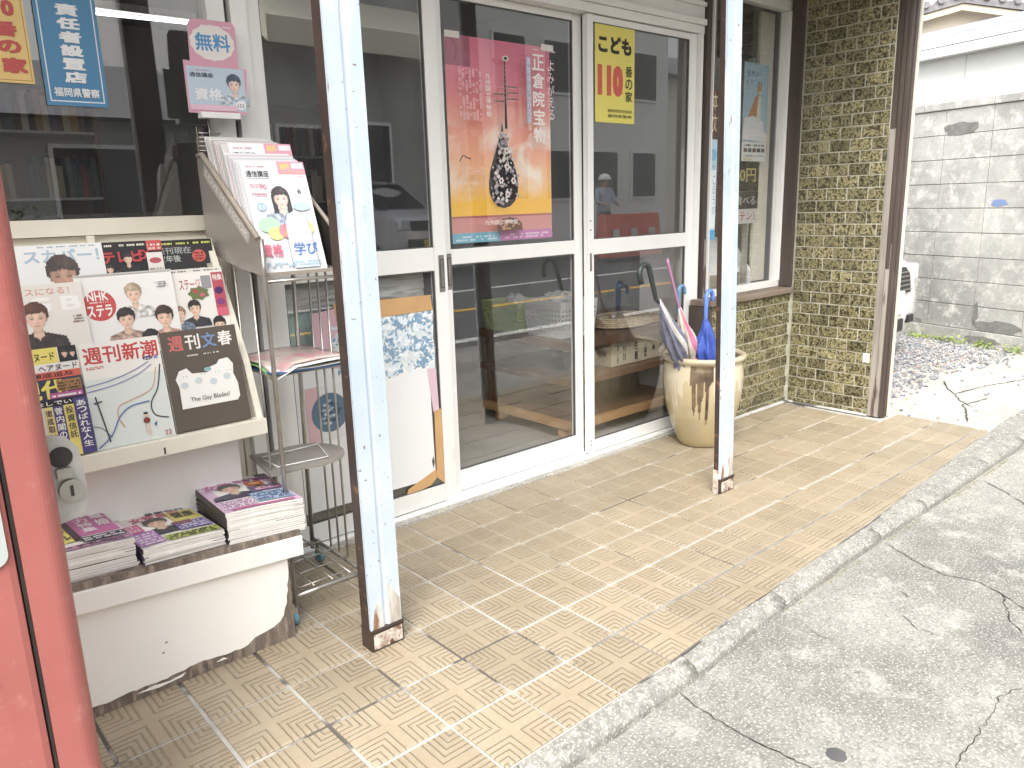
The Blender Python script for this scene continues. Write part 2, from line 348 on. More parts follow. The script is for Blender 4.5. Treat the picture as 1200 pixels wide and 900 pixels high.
class Print:
    """flat artwork on a w x h sheet, layer by layer; coordinates are fractions of the sheet from its lower left corner"""
    def __init__(s, w, h): s.w = w; s.h = h; s.b = MB(); s.z = .0004; s.warp = None
    def _add(s, pts, fs, c):
        s.b.mat(ink(c) if len(c) == 6 and c not in MATS else c)
        n = len(s.b.v); s.b.v += [(x * s.w, y * s.h, s.z) for x, y in pts]
        for f in fs: s.b.face([i + n for i in f])
    def up(s): s.z += .00018
    def rect(s, x0, y0, x1, y1, c): s.up(); s._add([(x0, y0), (x1, y0), (x1, y1), (x0, y1)], [(0, 1, 2, 3)], c); return s
    def poly(s, pts, c): s.up(); s._add(pts, [tuple(range(len(pts)))], c); return s
    def ell(s, cx, cy, rx, ry, c, n=20, a0=0, a1=360, wob=0):
        asp = s.w / s.h
        pts = []
        for i in range(n if a1 - a0 >= 360 else n + 1):
            a = R(a0 + (a1 - a0) * i / n); k = 1 + wob * (i % 2)
            pts.append((cx + rx * k * math.cos(a), cy + ry * k * math.sin(a) * asp))
        s.up(); s._add(pts, [tuple(range(len(pts)))], c); return s
    def line(s, pts, wd, c):
        s.up(); asp = s.w / s.h
        for (x0, y0), (x1, y1) in zip(pts, pts[1:]):
            dx, dy = (x1 - x0), (y1 - y0) / asp; L = math.hypot(dx, dy) or 1; px, py = -dy / L * wd / 2, dx / L * wd / 2 * asp
            s._add([(x0 - px, y0 - py), (x1 - px, y1 - py), (x1 + px, y1 + py), (x0 + px, y0 + py)], [(0, 1, 2, 3)], c)
        return s
    def text(s, t_, x0, y0, x1, y1, c, bold=.02, vert=False, outline=None):
        if vert:
            n = len(t_); hh = (y1 - y0) / n
            for i, ch in enumerate(t_): s.text(ch, x0, y1 - (i + .93) * hh, x1, y1 - (i + .07) * hh, c, bold, outline=outline)
            return s
        if outline:
            ow = (x1 - x0) * .02 / max(1, len(t_)) * 2; oh = (y1 - y0) * .05
            for dx, dy in ((-1, -1), (1, -1), (-1, 1), (1, 1), (0, 1.3), (0, -1.3)): s.text(t_, x0 + dx * ow, y0 + dy * oh, x1 + dx * ow, y1 + dy * oh, outline, .0)
        vs, fs = glyphs(t_); n = max(1, len(t_)); b_ = max(0, bold) * 1.15
        bw, bh = (x1 - x0) / n * b_ * .5, (y1 - y0) * b_ * .5; x0 += bw; x1 -= bw; y0 += bh; y1 -= bh
        st = [(0, 0)] if b_ <= 0 else ([(-.7, -.5), (.7, .5)] if b_ < .022 else [(-1, -1), (1, -1), (-1, 1), (1, 1), (0, 0)])
        if b_ > .15: st = [(k / 5, j) for k in range(-5, 6) for j in (-.35, .35)]
        s.up()
        for q, (dx, dy) in enumerate(st):
            s.z += .00002; s._add([(x0 + x * (x1 - x0) + dx * bw, y0 + y * (y1 - y0) + dy * bh) for x, y in vs], fs, c)
        return s
    def scrib(s, x0, y0, x1, y1, rows, c, vert=False, fill=.7):
        """print too small to read: rows of short strokes"""
        s.up(); rn = random.Random(int((x0 * 97 + y0 * 31 + x1 * 13) * 1000) + rows)
        for r_ in range(rows):
            a = r_ / rows; b_ = (r_ + .62) / rows; p = 0
            while p < 1:
                q = min(1, p + rn.uniform(.02, .06))
                if rn.random() < fill:
                    if vert: X0, X1, Y0, Y1 = x0 + a * (x1 - x0), x0 + b_ * (x1 - x0), y0 + p * (y1 - y0), y0 + q * (y1 - y0)
                    else: X0, X1, Y0, Y1 = x0 + p * (x1 - x0), x0 + q * (x1 - x0), y0 + a * (y1 - y0), y0 + b_ * (y1 - y0)
                    s._add([(X0, Y0), (X1, Y0), (X1, Y1), (X0, Y1)], [(0, 1, 2, 3)], c)
                p = q + rn.uniform(.006, .014)
        return s
    def face(s, cx, cy, r_, hair='2A2018', skin='F0CDB4', top='22242C', look=0, long_=False, body=True, clip=0.0):
        """a generic printed portrait photo as a fine grid of coloured points; r_ is half the face's width"""
        asp = s.w / s.h; H_, K_, T_ = (Vector(srgb(q)[:3]) for q in (hair, skin, top)); sd = (cx * 13.7 + cy * 7.1 + r_ * 50); N = mnoise.noise
        st = 1 / 11; lip = Vector(srgb('B0605C')[:3]); dark = Vector(srgb('1E1614')[:3]); side = 1 if N(Vector((sd, 0, 0))) > 0 else -1
        sm = lambda a, b_, x: (lambda t_: t_ * t_ * (3 - 2 * t_))(min(1, max(0, (x - a) / (b_ - a))))
        def col(u, v):
            e = .05 * N(Vector((u * 5 + sd, v * 5, 1)))
            jaw = 1 - .30 * sm(-.2, -1.25, v); fu = u / (.84 * jaw); fv = (v + .15) / 1.12; F = fu * fu + fv * fv
            fr = .42 + .20 * N(Vector((u * 3.2 + sd, 2, sd))) + .12 * N(Vector((u * 11, 5, sd))) - .18 * abs(u)
            hh = (u / 1.12) ** 2 + ((v - .38) / 1.12) ** 2 + e * 2.2
            if F < 1 and v < fr:
                c_ = K_ * (1.0 - .20 * max(0, u * side) - .22 * F * F - .12 * sm(fr - .25, fr, v))
                c_ = c_.lerp(Vector((c_.x, c_.y * .78, c_.z * .75)), .5 * math.exp(-((abs(u) - .5) ** 2 + (v + .45) ** 2) * 14))
                for sx in (-1, 1):
                    ex = (u - sx * .36) / .17; ey = (v + .10) / .075
                    c_ = c_.lerp(dark, .92 * math.exp(-(ex ** 4 + ey ** 2))); c_ = c_.lerp(H_, .75 * math.exp(-(((u - sx * .37) / .22) ** 4 + ((v - .12 + .25 * abs(abs(u) - .36)) / .045) ** 2)))
                c_ = c_ * (1 - .22 * math.exp(-(((u - .10 * side) / .07) ** 2 + ((v + .32) / .22) ** 2))) ; c_ = c_ * (1 - .40 * math.exp(-((u / .16) ** 2 + ((v + .52) / .05) ** 2)))
                c_ = c_.lerp(lip, .85 * math.exp(-((u / .25) ** 4 + ((v + .76) / .07) ** 2))); c_ = c_ * (1 - .25 * math.exp(-((u / .2) ** 2 + ((v + .93) / .05) ** 2)))
                return c_
            if hh < 1 or (long_ and abs(u) < 1.18 - .1 * v * 0 + e and -1.75 < v < .5 and (abs(u) > .52 or v > -.6)):
                k = .55 + .9 * abs(N(Vector((u * 9 + v * 1.5, v * 1.6, sd)))) + .5 * math.exp(-((u + .3 * side) ** 2 + (v - .95) ** 2) * 5)
                return H_ * k + Vector((.012, .010, .009)) * k
            if abs(u) < .86 and abs(u) > .7 and -.45 < v < .05: return K_ * .78
            if abs(u) < .40 and -1.75 < v < -.8: return K_ * (.66 - .15 * max(0, u * side) + .25 * sm(-1.15, -1.6, v))
            if body:
                sh = .5 + 1.75 * sm(-1.2, -2.0, v) + .25 * sm(-2, -3.2, v)
                if v < -1.2 and abs(u) < sh:
                    if abs(u) < .38 * sm(-2.15, -1.5, v): return K_ * .82
                    k = .8 + .7 * N(Vector((u * 1.8 + sd, v * 2.4, 3))) - .18 * abs(u) * .5
                    return T_ * max(.35, k) + Vector((.01, .01, .01))
            return None
        s.up(); m_ = MATS['portrait_print']; s.b.mat(m_); W_ = int(2.35 / st); V0, V1 = (-3.1 if body else -1.3), 1.62
        if long_ and not body: V0 = -1.8
        gd = {}
        nu, nv_ = 2 * W_, int((V1 - V0) / st)
        for j in range(nv_ + 1):
            for i in range(nu + 1):
                u, v = -2.35 + i * 4.7 / nu, V0 + j * (V1 - V0) / nv_; c_ = col(u, v)
                x, y = cx + u * r_, cy + v * r_ * asp
                if c_ is None or x < 0.004 or x > .996 or y < max(clip, .004) or y > .996: continue
                gd[(i, j)] = len(s.b.v); s.b.vc[len(s.b.v)] = (c_.x * .86 + .012, c_.y * .86 + .012, c_.z * .86 + .012, 1); s.b.v.append((x * s.w, y * s.h, s.z))
        for (i, j), k in gd.items():
            q = [gd.get(p_) for p_ in ((i, j), (i + 1, j), (i + 1, j + 1), (i, j + 1))]
            if None not in q: s.b.face(q)
        return s
def place(o, origin, right, up):
    x = Vector(right).normalized(); y = Vector(up); y = (y - x * y.dot(x)).normalized(); z = x.cross(y)
    m_ = Matrix((x, y, z)).transposed().to_4x4(); m_.translation = Vector(origin); o.matrix_world = m_; return o
def sheet(name, label, cat, pr, origin, right=(1, 0, 0), up=(0, 0, 1), th=.0012, mat='paper', group=None, printname='printed_face', bend=0.0, parent=None):
    """a sheet or booklet pr.w x pr.h, th thick, with its print as a part; lower left corner of the face at origin"""
    b_ = B(mat); n = 8 if bend else 1; w, h = pr.w, pr.h
    f = lambda x, y: bend * math.sin(math.pi * min(max(x / w, 0), 1)) if bend else 0
    vs = []; fs = []
    for i in range(n + 1):
        x = w * i / n
        for (y, z) in ((0, 0), (h, 0), (h, -th), (0, -th)): vs.append((x, y, z + f(x, y)))
    for i in range(n):
        a = i * 4; c_ = a + 4
        for j in range(4): k = (j + 1) % 4; fs.append((a + j, a + k, c_ + k, c_ + j))
    fs += [(0, 1, 2, 3), (n * 4 + 3, n * 4 + 2, n * 4 + 1, n * 4)]
    b_.add(vs, fs); o = b_.build(name, local=True, label=label, cat=cat, group=group)
    if bend: pr.b.v = [(x, y, z + f(x, y)) for x, y, z in pr.b.v]
    p = pr.b.build(printname, local=True); p.parent = o; LOC[p.name] = Vector()
    if parent is not None: o.parent = parent
    place(o, origin, right, up); return o

# ================================================================== GROUND
road = B('apron_concrete').add([(-14, -1.75, -.05), (30, -1.75, -.05), (30, -.225, -.05), (-14, -.225, -.05), (-14, -1.75, -.4), (30, -1.75, -.4), (30, -.225, -.4), (-14, -.225, -.4)],
    [(0, 1, 2, 3), (7, 6, 5, 4), (0, 4, 5, 1), (1, 5, 6, 2), (2, 6, 7, 3), (3, 7, 4, 0)]).build('pavement', kind='structure')
def crack(pts, w0=.004, name='crack', z=-.0475):
    rn = random.Random(int(pts[0][0] * 1000)); P = []
    for (x0, y0), (x1, y1) in zip(pts, pts[1:]):
        n = max(2, int(math.hypot(x1 - x0, y1 - y0) / .012))
        for i in range(n): k = i / n; P.append((x0 + (x1 - x0) * k + rn.gauss(0, .0028), y0 + (y1 - y0) * k + rn.gauss(0, .0028)))
    P.append(pts[-1]); b_ = B('black_paint'); vs = []; fs = []
    for i, (x, y) in enumerate(P):
        q = P[min(i + 1, len(P) - 1)]; p = P[max(i - 1, 0)]; dx, dy = q[0] - p[0], q[1] - p[1]; L = math.hypot(dx, dy) or 1
        w_ = w0 * rn.uniform(.25, 1.0) * (.3 if i in (0, len(P) - 1) else 1)
        vs += [(x - dy / L * w_ / 2, y + dx / L * w_ / 2, z), (x + dy / L * w_ / 2, y - dx / L * w_ / 2, z)]
        if i: a = 2 * i; fs.append((a - 2, a - 1, a + 1, a))
    b_.add(vs, fs); return b_
cb = []
for pts, w in (([(-.038, -.255), (-.064, -.391), (-.066, -.463), (-.063, -.535), (-.055, -.619), (-.03, -.9)], .005), ([(1.208, -.25), (1.134, -.387), (1.103, -.488), (1.132, -.566), (1.101, -.648), (1.044, -.732), (1.1, -.95)], .005),
               ([(1.103, -.66), (1.048, -.678), (.943, -.724), (.887, -.773)], .005), ([(.893, -.428), (.88, -.45), (.875, -.465)], .006), ([(.478, -.335), (.47, -.37), (.466, -.411)], .004),
               ([(2.139, -.256), (2.07, -.357), (1.964, -.467), (1.7, -.62)], .006), ([(.606, -.855), (.52, -.83), (.429, -.841), (.317, -.842), (.188, -.849), (.1, -.9)], .0028), ([(.75, -.5), (.70, -.56), (.71, -.63)], .003)):
    crack(pts, w).build('crack', parent=road)
b_ = B('asphalt'); rn = random.Random(3)
ring = [(.030 + .022 * math.cos(a) * rn.uniform(.88, 1.12), -.652 + .022 * math.sin(a) * rn.uniform(.88, 1.12)) for a in [i * math.pi / 11 for i in range(22)]]
b_.prism([(x, y, -.052) for x, y in ring], (0, 0, .0045)).build('tar_spot', parent=road)
b_ = B('asphalt').box(-60, 90, -9, -1.754, -.4, -.056); asp = b_.build('road', kind='structure')
b_ = B('road_white').box(-60, 90, -2.12, -1.98, -.0559, -.050); b_.build('edge_line', parent=asp)
b_ = B('road_yellow').box(-60, 90, -3.82, -3.68, -.0559, -.050); b_.build('centre_line', parent=asp)
b_ = B('road_white').box(-60, 90, -5.5, -5.36, -.0559, -.050); b_.build('edge_line', parent=asp)
B('pale_concrete').box(-60, 90, -60, -9.004, -.4, .04).build('far_pavement', kind='structure')
# terrace bed
YI = [(-3, -.225), (-.569, -.219), (-.004, -.215), (.403, -.191), (1.248, -.169), (2.587, -.08), (2.9, -.062), (3.2, -.05)]
def yin(x):
    for (a, ya), (c, yc) in zip(YI, YI[1:]):
        if x <= c: return ya + (yc - ya) * (x - a) / (c - a)
    return YI[-1][1]
terr = thing('terrace', None, None, (0, 0, 0), kind='structure')
pl = [(x, yin(x)) for x in (-2.6, -.569, -.004, .403, 1.248, 2.587, 2.79)] + [(2.79, .44), (2.72, .44), (2.72, 1.12), (-2.6, 1.12)]
B('grout').prism([(x, y, -.2) for x, y in pl], (0, 0, .1945)).build('mortar_bed', parent=terr)
dj = [(x, yin(x) + .002) for x in (-.1, .403, 1.248, 2.587, 2.78)] + [(2.78, -.008), (-.1, -.008)]
B(M('dirty_grout', (.17, .16, .145), (.30, .285, .26), 16, rough=1, bmp=.4)).prism([(x, y, -.0054) for x, y in dj], (0, 0, .0009)).build('dirty_joints', parent=terr)
def tile_mesh(w, d, poly=None):
    bm = bmesh.new(); P = poly or [(-w / 2, -d / 2), (w / 2, -d / 2), (w / 2, d / 2), (-w / 2, d / 2)]
    vs = [bm.verts.new((x, y, 0)) for x, y in P]; f = bm.faces.new(vs)
    r_ = bmesh.ops.extrude_face_region(bm, geom=[f]); bmesh.ops.translate(bm, vec=(0, 0, -.012), verts=[v for v in r_['geom'] if isinstance(v, bmesh.types.BMVert)])
    bmesh.ops.recalc_face_normals(bm, faces=bm.faces[:])
    top = [e for e in bm.edges if all(abs(v.co.z) < 1e-5 for v in e.verts)]
    bmesh.ops.bevel(bm, geom=top, offset=.0022, segments=1, affect='EDGES')
    me = bpy.data.meshes.new('terrace_tile'); bm.to_mesh(me); bm.free(); me.materials.append(MATS['terrace_tile']); return me
xs = [-2.6 + .2 * i for i in range(7)] + [-1.206, -.999, -.794, -.587, -.394, -.203, -.002, .204, .396, .594, .795, 1.002, 1.202, 1.397, 1.597, 1.804, 2.001, 2.196, 2.396, 2.595, 2.79]
ysr = [-.02, .184, .39, .613, .832, 1.045]
TM = tile_mesh(.2, .2)
for i in range(len(xs) - 1):
    x0, x1 = xs[i], xs[i + 1]; cx = (x0 + x1) / 2
    for j in range(-1, len(ysr) - 1):
        if j >= 0:
            y0, y1 = ysr[j], ysr[j + 1]
            if x0 > 2.5 and j > 1: continue
            if x0 > 1.8 and j == 4: y1 = 1.0
            gx = .009 if i % 4 else .013; gy = .010 if j % 3 else .013
            o = bpy.data.objects.new('tile', TM); COL.objects.link(o); o.parent = terr
            o.location = (cx, (y0 + y1) / 2, random.uniform(-.0012, .0006)); o.scale = ((x1 - x0 - gx) / .2, (y1 - y0 - gy) / .2, 1)
            o.rotation_euler = (random.gauss(0, .002), random.gauss(0, .002), random.gauss(0, .004))
        else:
            a, c = x0 + .004, x1 - .004; cy = -.02 - .106
            rn = random.Random(i); P = [(a - cx, yin(a) + .004 - cy), (cx + rn.uniform(-.03, .03) - cx, yin(cx) + rn.uniform(0, .009) - cy), (c - cx, yin(c) + .004 - cy), (c - cx, -.025 - cy), (a - cx, -.025 - cy)]
            o = bpy.data.objects.new('tile', tile_mesh(0, 0, P)); COL.objects.link(o); o.parent = terr; o.location = (cx, cy, random.uniform(-.001, .0005))
# kerb
kerb = thing('kerb', None, None, (0, 0, 0), kind='structure')
jn = [-2.6, -1.45, -.56, .04, .53, 1.21, 1.62, 2.30, 2.79, 3.3, 4.1, 5.0]
for a, c in zip(jn, jn[1:]):
    b_ = B('kerb_concrete'); n = max(4, int((c - a) / .05)); rn = random.Random(int(a * 100)); g = .0018; pr_ = []
    dz = rn.uniform(-.001, .0008)
    for i in range(n + 1):
        x = a + g + (c - a - 2 * g) * i / n; yi = yin(min(x, 3.1)) - .003 + (rn.uniform(-.0025, .001)); yo = -.229 + rn.uniform(-.0012, .0012)
        ym = max(yo + .035, min(yi - .006, -.19)); e = rn.uniform(-.0005, .0005)
        if yi - yo < .045: yo = yi - .05; ym = yi - .015
        pr_.append([(x, yi, -.12), (x, yi, -.003 + dz), (x, ym, -.006 + dz + e), (x, yo + .016, -.012 + e + dz), (x, yo + .006, -.019 + e), (x, yo, -.032), (x, yo - .004, -.12)])
    k = len(pr_[0]); b_.v += [p for r_ in pr_ for p in r_]
    for i in range(n):
        for j in range(k - 1): b_.face((i * k + j, i * k + j + 1, (i + 1) * k + j + 1, (i + 1) * k + j), j in (2, 3, 4))
    b_.face(range(k)); b_.face([n * k + j for j in range(k - 1, -1, -1)])
    b_.build('kerb_stone', parent=kerb)
# strip of moss and grit where kerb meets pavement
b_ = B(M('moss', (.16, .15, .08), (.28, .26, .2), 40, rough=1))
rn = random.Random(11)
for _ in range(900):
    x = rn.uniform(-.8, 3.6); y = -.236 - abs(rn.gauss(0, .007)); s_ = rn.uniform(.0015, .005)
    if mnoise.noise(Vector((x * 4, 0, 0))) < -.05: continue
    b_.add([(x - s_, y, -.0495), (x, y - s_, -.0495), (x + s_, y, -.0495), (x, y + s_, -.0495), (x, y, -.0495 + s_ * .8)], [(0, 1, 4), (1, 2, 4), (2, 3, 4), (3, 0, 4)])
b_.build('kerb_grit', kind='stuff')

# ---------------------------------------------------------------- yard on the right
B('pale_concrete').add([(2.794, -.06, -.034), (30, .0, -.034), (30, 30, -.034), (2.794, 30, -.034), (2.794, -.06, -.4), (30, 0, -.4), (30, 30, -.4), (2.794, 30, -.4)],
    [(0, 1, 2, 3), (7, 6, 5, 4), (0, 4, 5, 1), (1, 5, 6, 2), (2, 6, 7, 3), (3, 7, 4, 0)]).build('yard', kind='structure')
bm = bmesh.new(); bmesh.ops.create_icosphere(bm, subdivisions=1, radius=1); ico = ([v.co.copy() for v in bm.verts], [[v.index for v in f.verts] for f in bm.faces]); bm.free()
b_ = MB(); rn = random.Random(5)
gm = [M('gravel_a', (.25, .26, .285), rough=.8), M('gravel_b', (.14, .15, .17), rough=.8), M('gravel_c', (.42, .415, .40), rough=.8), M('gravel_d', (.32, .26, .23), rough=.8)]
def front(x): return .62 - .075 * (x - 3.2) + .05 * math.sin(x * 5)
cnt = 0
while cnt < 9500:
    x = rn.uniform(2.9, 5.6); y = rn.uniform(.1, 2.6)
    d = y - front(x)
    if d < 0 and rn.random() > .02: continue
    if 0 < d < .35 and rn.random() > .25 + d * 2: continue
    if x > 4.2 and y > 2: continue
    s_ = rn.uniform(.005, .0125); b_.mat(gm[rn.choice((0, 0, 0, 1, 2, 2, 3))])
    m3 = Matrix.Rotation(rn.uniform(0, 6.3), 3, 'Z') @ Matrix.Diagonal((s_ * rn.uniform(.8, 1.5), s_ * rn.uniform(.7, 1.1), s_ * rn.uniform(.45, .8)))
    b_.add([m3 @ v * rn.uniform(.85, 1.15) + Vector((x, y, -.03 + rn.uniform(0, .008))) for v in ico[0]], ico[1]); cnt += 1
b_.build('gravel', kind='stuff')
yc = bpy.data.objects['yard']
for pts in ([(3.913, .56), (3.7, .46), (3.591, .381), (3.45, .3), (3.343, .2)], [(3.0, .1), (3.3, .22), (3.343, .25), (3.6, .2)], [(3.59, .38), (3.9, .33), (4.3, .2), (4.6, .12)]):
    crack(pts, .012, z=-.031).build('crack', parent=yc)
# block wall, slightly turned
wall = thing('block_wall', 'weathered grey concrete block wall with flat capping behind the gravel yard', 'wall', (5.30, .6, -.03))
wd = Vector((.295, 1.0, 0)).normalized(); wn = Vector((-wd.y, wd.x, 0))    # along, towards us
def W3(s_, o_, z): p = Vector((5.285, .6, 0)) + wd * s_ + wn * o_; return Vector((p.x, p.y, z))
def wbox(b_, s0, s1, o0, o1, z0, z1, bev=0):
    m4 = Matrix((wd, wn, Vector((0, 0, 1)))).transposed().to_4x4(); m4.translation = Vector((5.285, .6, 0)); return b_.box(s0, s1, o0, o1, z0, z1, M4=m4, bev=bev)
wbox(B('block_stain'), -.86, 5.4, -.12, -.006, -.3, 1.75).build('wall_core', parent=wall)
for r_ in range(9):
    z0 = .085 + r_ * .1925; off = .12 if r_ % 2 else -.08
    off = .12
    s_ = -.88 - .0 + off - .12
    while s_ < 5.2:
        wbox(B('block_concrete'), s_ + .002, s_ + .398, -.02, random.uniform(-.0015, .0015), z0 + .0025, z0 + .190, bev=.003).build('block', parent=wall); s_ += .4
    pass
s_ = -.88
while s_ < 5.2:
    wbox(B('block_concrete'), s_ + .003, s_ + .597, -.14, .012, 1.822, 1.878, bev=.004).build('cap_block', parent=wall)
    wbox(B('block_concrete'), s_ + .003, s_ + .797 if 0 else s_ + .597, -.05, .018, -.2, .083, bev=.004).build('footing_block', parent=wall); s_ += .6
def stain(cs, cz, w_, h_, m_, seed, name='stain', o_=.0032):
    rn = random.Random(seed); n = 26; pts = []
    for i in range(n):
        a = 2 * math.pi * i / n; k = 1 + .35 * mnoise.noise(Vector((math.cos(a) * 1.7, math.sin(a) * 1.7, seed))) + rn.uniform(-.06, .06)
        pts.append(W3(cs + math.cos(a) * w_ / 2 * k, o_, cz + math.sin(a) * h_ / 2 * k))
    B(m_).prism(pts, wn * .0012).build(name, parent=wall)
stain(.58, 1.67, .30, .09, 'block_stain', 3); stain(.10, .13, .36, .10, 'block_stain', 9); stain(.83, .10, .13, .05, 'block_stain', 12)
stain(.22, .02, .30, .06, 'block_stain', 14, o_=.0205); stain(.30, .23, .05, .16, 'block_stain', 21)
stain(.20, 1.085, .13, .055, M('blue_paint_patch', (.17, .24, .42), rough=.6), 31, 'blue_patch')
# weeds
b_ = MB(); lm = [M('weed_a', (.22, .32, .06), rough=.5), M('weed_b', (.34, .42, .10), rough=.5)]
rn = random.Random(8)
for _ in range(2600):
    s_ = rn.uniform(-1.2, 2.2)
    if mnoise.noise(Vector((s_ * 5.1, 4, 0))) < (-.35 if s_ > .1 else .05): continue
    p = W3(s_ , .03 + abs(rn.gauss(0, .05)), -.028 + abs(rn.gauss(0, .022))); L = rn.uniform(.008, .022); a = rn.uniform(0, 6.3); b_.mat(rn.choice(lm))
    d = Vector((math.cos(a), math.sin(a), rn.uniform(-.1, .9))) * L; e = Vector((-math.sin(a), math.cos(a), rn.uniform(-.3, .3))) * L * .45
    b_.add([p, p + d * .5 + e, p + d, p + d * .5 - e], [(0, 1, 2, 3)])
for _ in range(500):
    x = rn.uniform(2.95, 4.9); y = front(x) + rn.uniform(-.1, .5); p = Vector((x, y, -.02)); L = rn.uniform(.008, .016); a = rn.uniform(0, 6.3); b_.mat(lm[0])
    if mnoise.noise(Vector((x * 3, y * 3, 7))) < .25: continue
    d = Vector((math.cos(a), math.sin(a), .5)) * L; e = Vector((-math.sin(a), math.cos(a), 0)) * L * .4
    b_.add([p, p + d * .5 + e, p + d, p + d * .5 - e], [(0, 1, 2, 3)])
b_.build('weeds', kind='stuff')
# shed behind the wall
shed = thing('shed', 'low white metal-clad shed with pale blue-grey roof edge behind the block wall', 'shed', (6.2, 1.5, 0))
M('cladding', (.80, .80, .78), (.74, .74, .72), 2, rough=.5)
b_ = B('cladding'); wbox(b_, -1.2, 6.5, -3, -.62, 0, 2.36); b_.build('wall', parent=shed)
for i in range(10): wbox(B('cladding'), -1.2 + i * .75, -1.2 + i * .75 + .74, -.625, -.612, 1.0, 2.36).build('wall_panel', parent=shed)
M('roof_metal', (.50, .52, .60), (.44, .46, .54), 3, rough=.45)
wbox(B('cladding'), -1.4, 6.7, -.60, -.49, 2.325, 2.40).build('gutter', parent=shed)
b_ = B('roof_metal'); b_.prism([W3(-1.4, -.50, 2.41), W3(-1.4, -.52, 2.47), W3(-1.4, -.75, 2.56), W3(-1.4, -3.2, 3.0), W3(-1.4, -3.2, 2.95), W3(-1.4, -.75, 2.40)], wd * 8.1); b_.build('roof', parent=shed)
for k in (.55, .70): 
    wbox(B('roof_metal'), -1.4, 6.7, -k - .02, -k, 2.50 + (k - .55) * .35, 2.535 + (k - .55) * .35).build('roof_edge_trim', parent=shed)
# far house gable
hs_ = thing('house', 'distant cream house with a shallow tiled gable roof above the shed', 'house', (17.5, 5.2, 0))
c_ = Vector((18, 5.95, 0)); hw = 3.2; gm_ = M('house_wall', (.70, .64, .55), rough=.8); gd = Vector((.55, -.83, 0)).normalized(); gb = Vector((.83, .55, 0))
def H(s_, o_, z): p = c_ + gd * s_ + gb * o_; return (p.x, p.y, z)
B(gm_).prism([H(-hw, 0, 0), H(hw, 0, 0), H(hw, 0, 4.3), H(0, 0, 5.0), H(-hw, 0, 4.3)], gb * 6).build('wall', parent=hs_)
M('roof_tile', (.22, .21, .22), (.14, .14, .15), 8, rough=.6)
for s_ in (-1, 1):
    B('house_wall' if 0 else M('barge_board', (.66, .58, .46), rough=.7)).prism([H(0, -.35, 5.06), H(s_ * 3.7, -.35, 4.25), H(s_ * 3.7, -.35, 4.13), H(0, -.35, 4.94)], gb * .08).build('barge_board', parent=hs_)
    B('roof_tile').prism([H(0, -.4, 5.22), H(s_ * 3.8, -.4, 4.38), H(s_ * 3.8, -.4, 4.26), H(0, -.4, 5.07)], gb * 7).build('roof_slope', parent=hs_)
    for i in range(13):
        k = (i + .5) / 13; x = s_ * 3.8 * k; z = 5.24 - .84 * k
        B('roof_tile').tube([H(x, -.45, z), H(x, 1.2, z)], .07, 8).build('ridge_tile', parent=hs_)
B('roof_tile').tube([H(0, -.5, 5.3), H(0, 6, 5.3)], .1, 8).build('ridge', parent=hs_)
# parked white car, nose towards the street
car = thing('parked_car', 'white compact car parked nose-out in the gravel yard beside the shop', 'car', (4.10, 2.8, -.03))
def carbody(w, L, prof, nseg=9, tumble=.12):
    """profile: list of (y from nose, z); width narrows towards the nose and above the waist"""
    vs = []; n = len(prof)
    xs_ = [-1 + 2 * i / (nseg - 1) for i in range(nseg)]
    for (y, z) in prof:
        for u in xs_:
            nose = .11 * (abs(u) ** 3) * max(0, 1 - y / .9)
            wf = w / 2 * (1 - tumble * max(0, (z - .85)) / .6) * (.93 + .07 * min(1, y / .8))
            vs.append((u * wf, y + nose * (1 if z < 1.0 else .3), z - .03 * u * u * (1 if z > .7 else 0)))
    fs = [(i * nseg + j, i * nseg + j + 1, (i + 1) * nseg + j + 1, (i + 1) * nseg + j) for i in range(n - 1) for j in range(nseg - 1)]
    return vs, fs
CX, CY = 4.10, 1.02
prof = [(.10, .16), (.03, .20), (.0, .32), (.0, .46), (.02, .56), (.06, .66), (.14, .74), (.45, .86), (.95, .96), (1.35, 1.20), (1.70, 1.44), (2.3, 1.52), (3.0, 1.50), (3.3, 1.40), (3.42, .9), (3.44, .3)]
vs, fs = carbody(1.48, 3.44, prof)
b_ = B('car_white').add([(x + CX, y + CY, z - .03) for x, y, z in vs], fs, True)
n9 = 9
for side in (0, n9 - 1):
    ring = [vs[i * n9 + side] for i in range(len(prof))]
    b_.add([(x + CX, y + CY, z - .03) for x, y, z in ring], [tuple(range(len(ring)))])
b_.build('body', parent=car)
gr_ = B('car_dark').prism([(CX - .30, CY - .006, .48), (CX + .30, CY - .006, .48), (CX + .36, CY + .03, .60), (CX + .33, CY + .05, .655), (CX - .33, CY + .05, .655), (CX - .36, CY + .03, .60)], (0, .05, 0)); gr_.build('grille', parent=car)
for i in range(5): B('steel').box(CX - .32, CX + .32, CY - .010 + i * .008, CY + .028, .50 + i * .030, .508 + i * .030).build('grille_bar', parent=car)
B('car_dark').box(CX - .3, CX + .22, CY - .010, CY + .03, .20, .30, bev=.02).build('lower_intake', parent=car)
B(M('plate_white', (.75, .75, .72), rough=.4)).box(CX - .17, CX + .17, CY - .02, CY - .008, .34, .50).build('number_plate', parent=car)
B('car_dark').box(CX + .30, CX + .40, CY - .004, CY + .05, .25, .31, bev=.01).build('fog_lamp_recess', parent=car)
for sx in (-1, 1):
    M('lamp_lens', (.6, .62, .64), rough=.1); B('lamp_lens').box(CX + sx * .62 - .08, CX + sx * .62 + .08, CY + .10, CY + .22, .52, .66, bev=.03).build('headlight', parent=car)
    for yy in (.75, 2.85):
        w_ = MB().mat('car_dark'); w_.tube([(CX + sx * .62, CY + yy, .255), (CX + sx * .755, CY + yy, .255)], .285, 24); w_.build('wheel', parent=car)
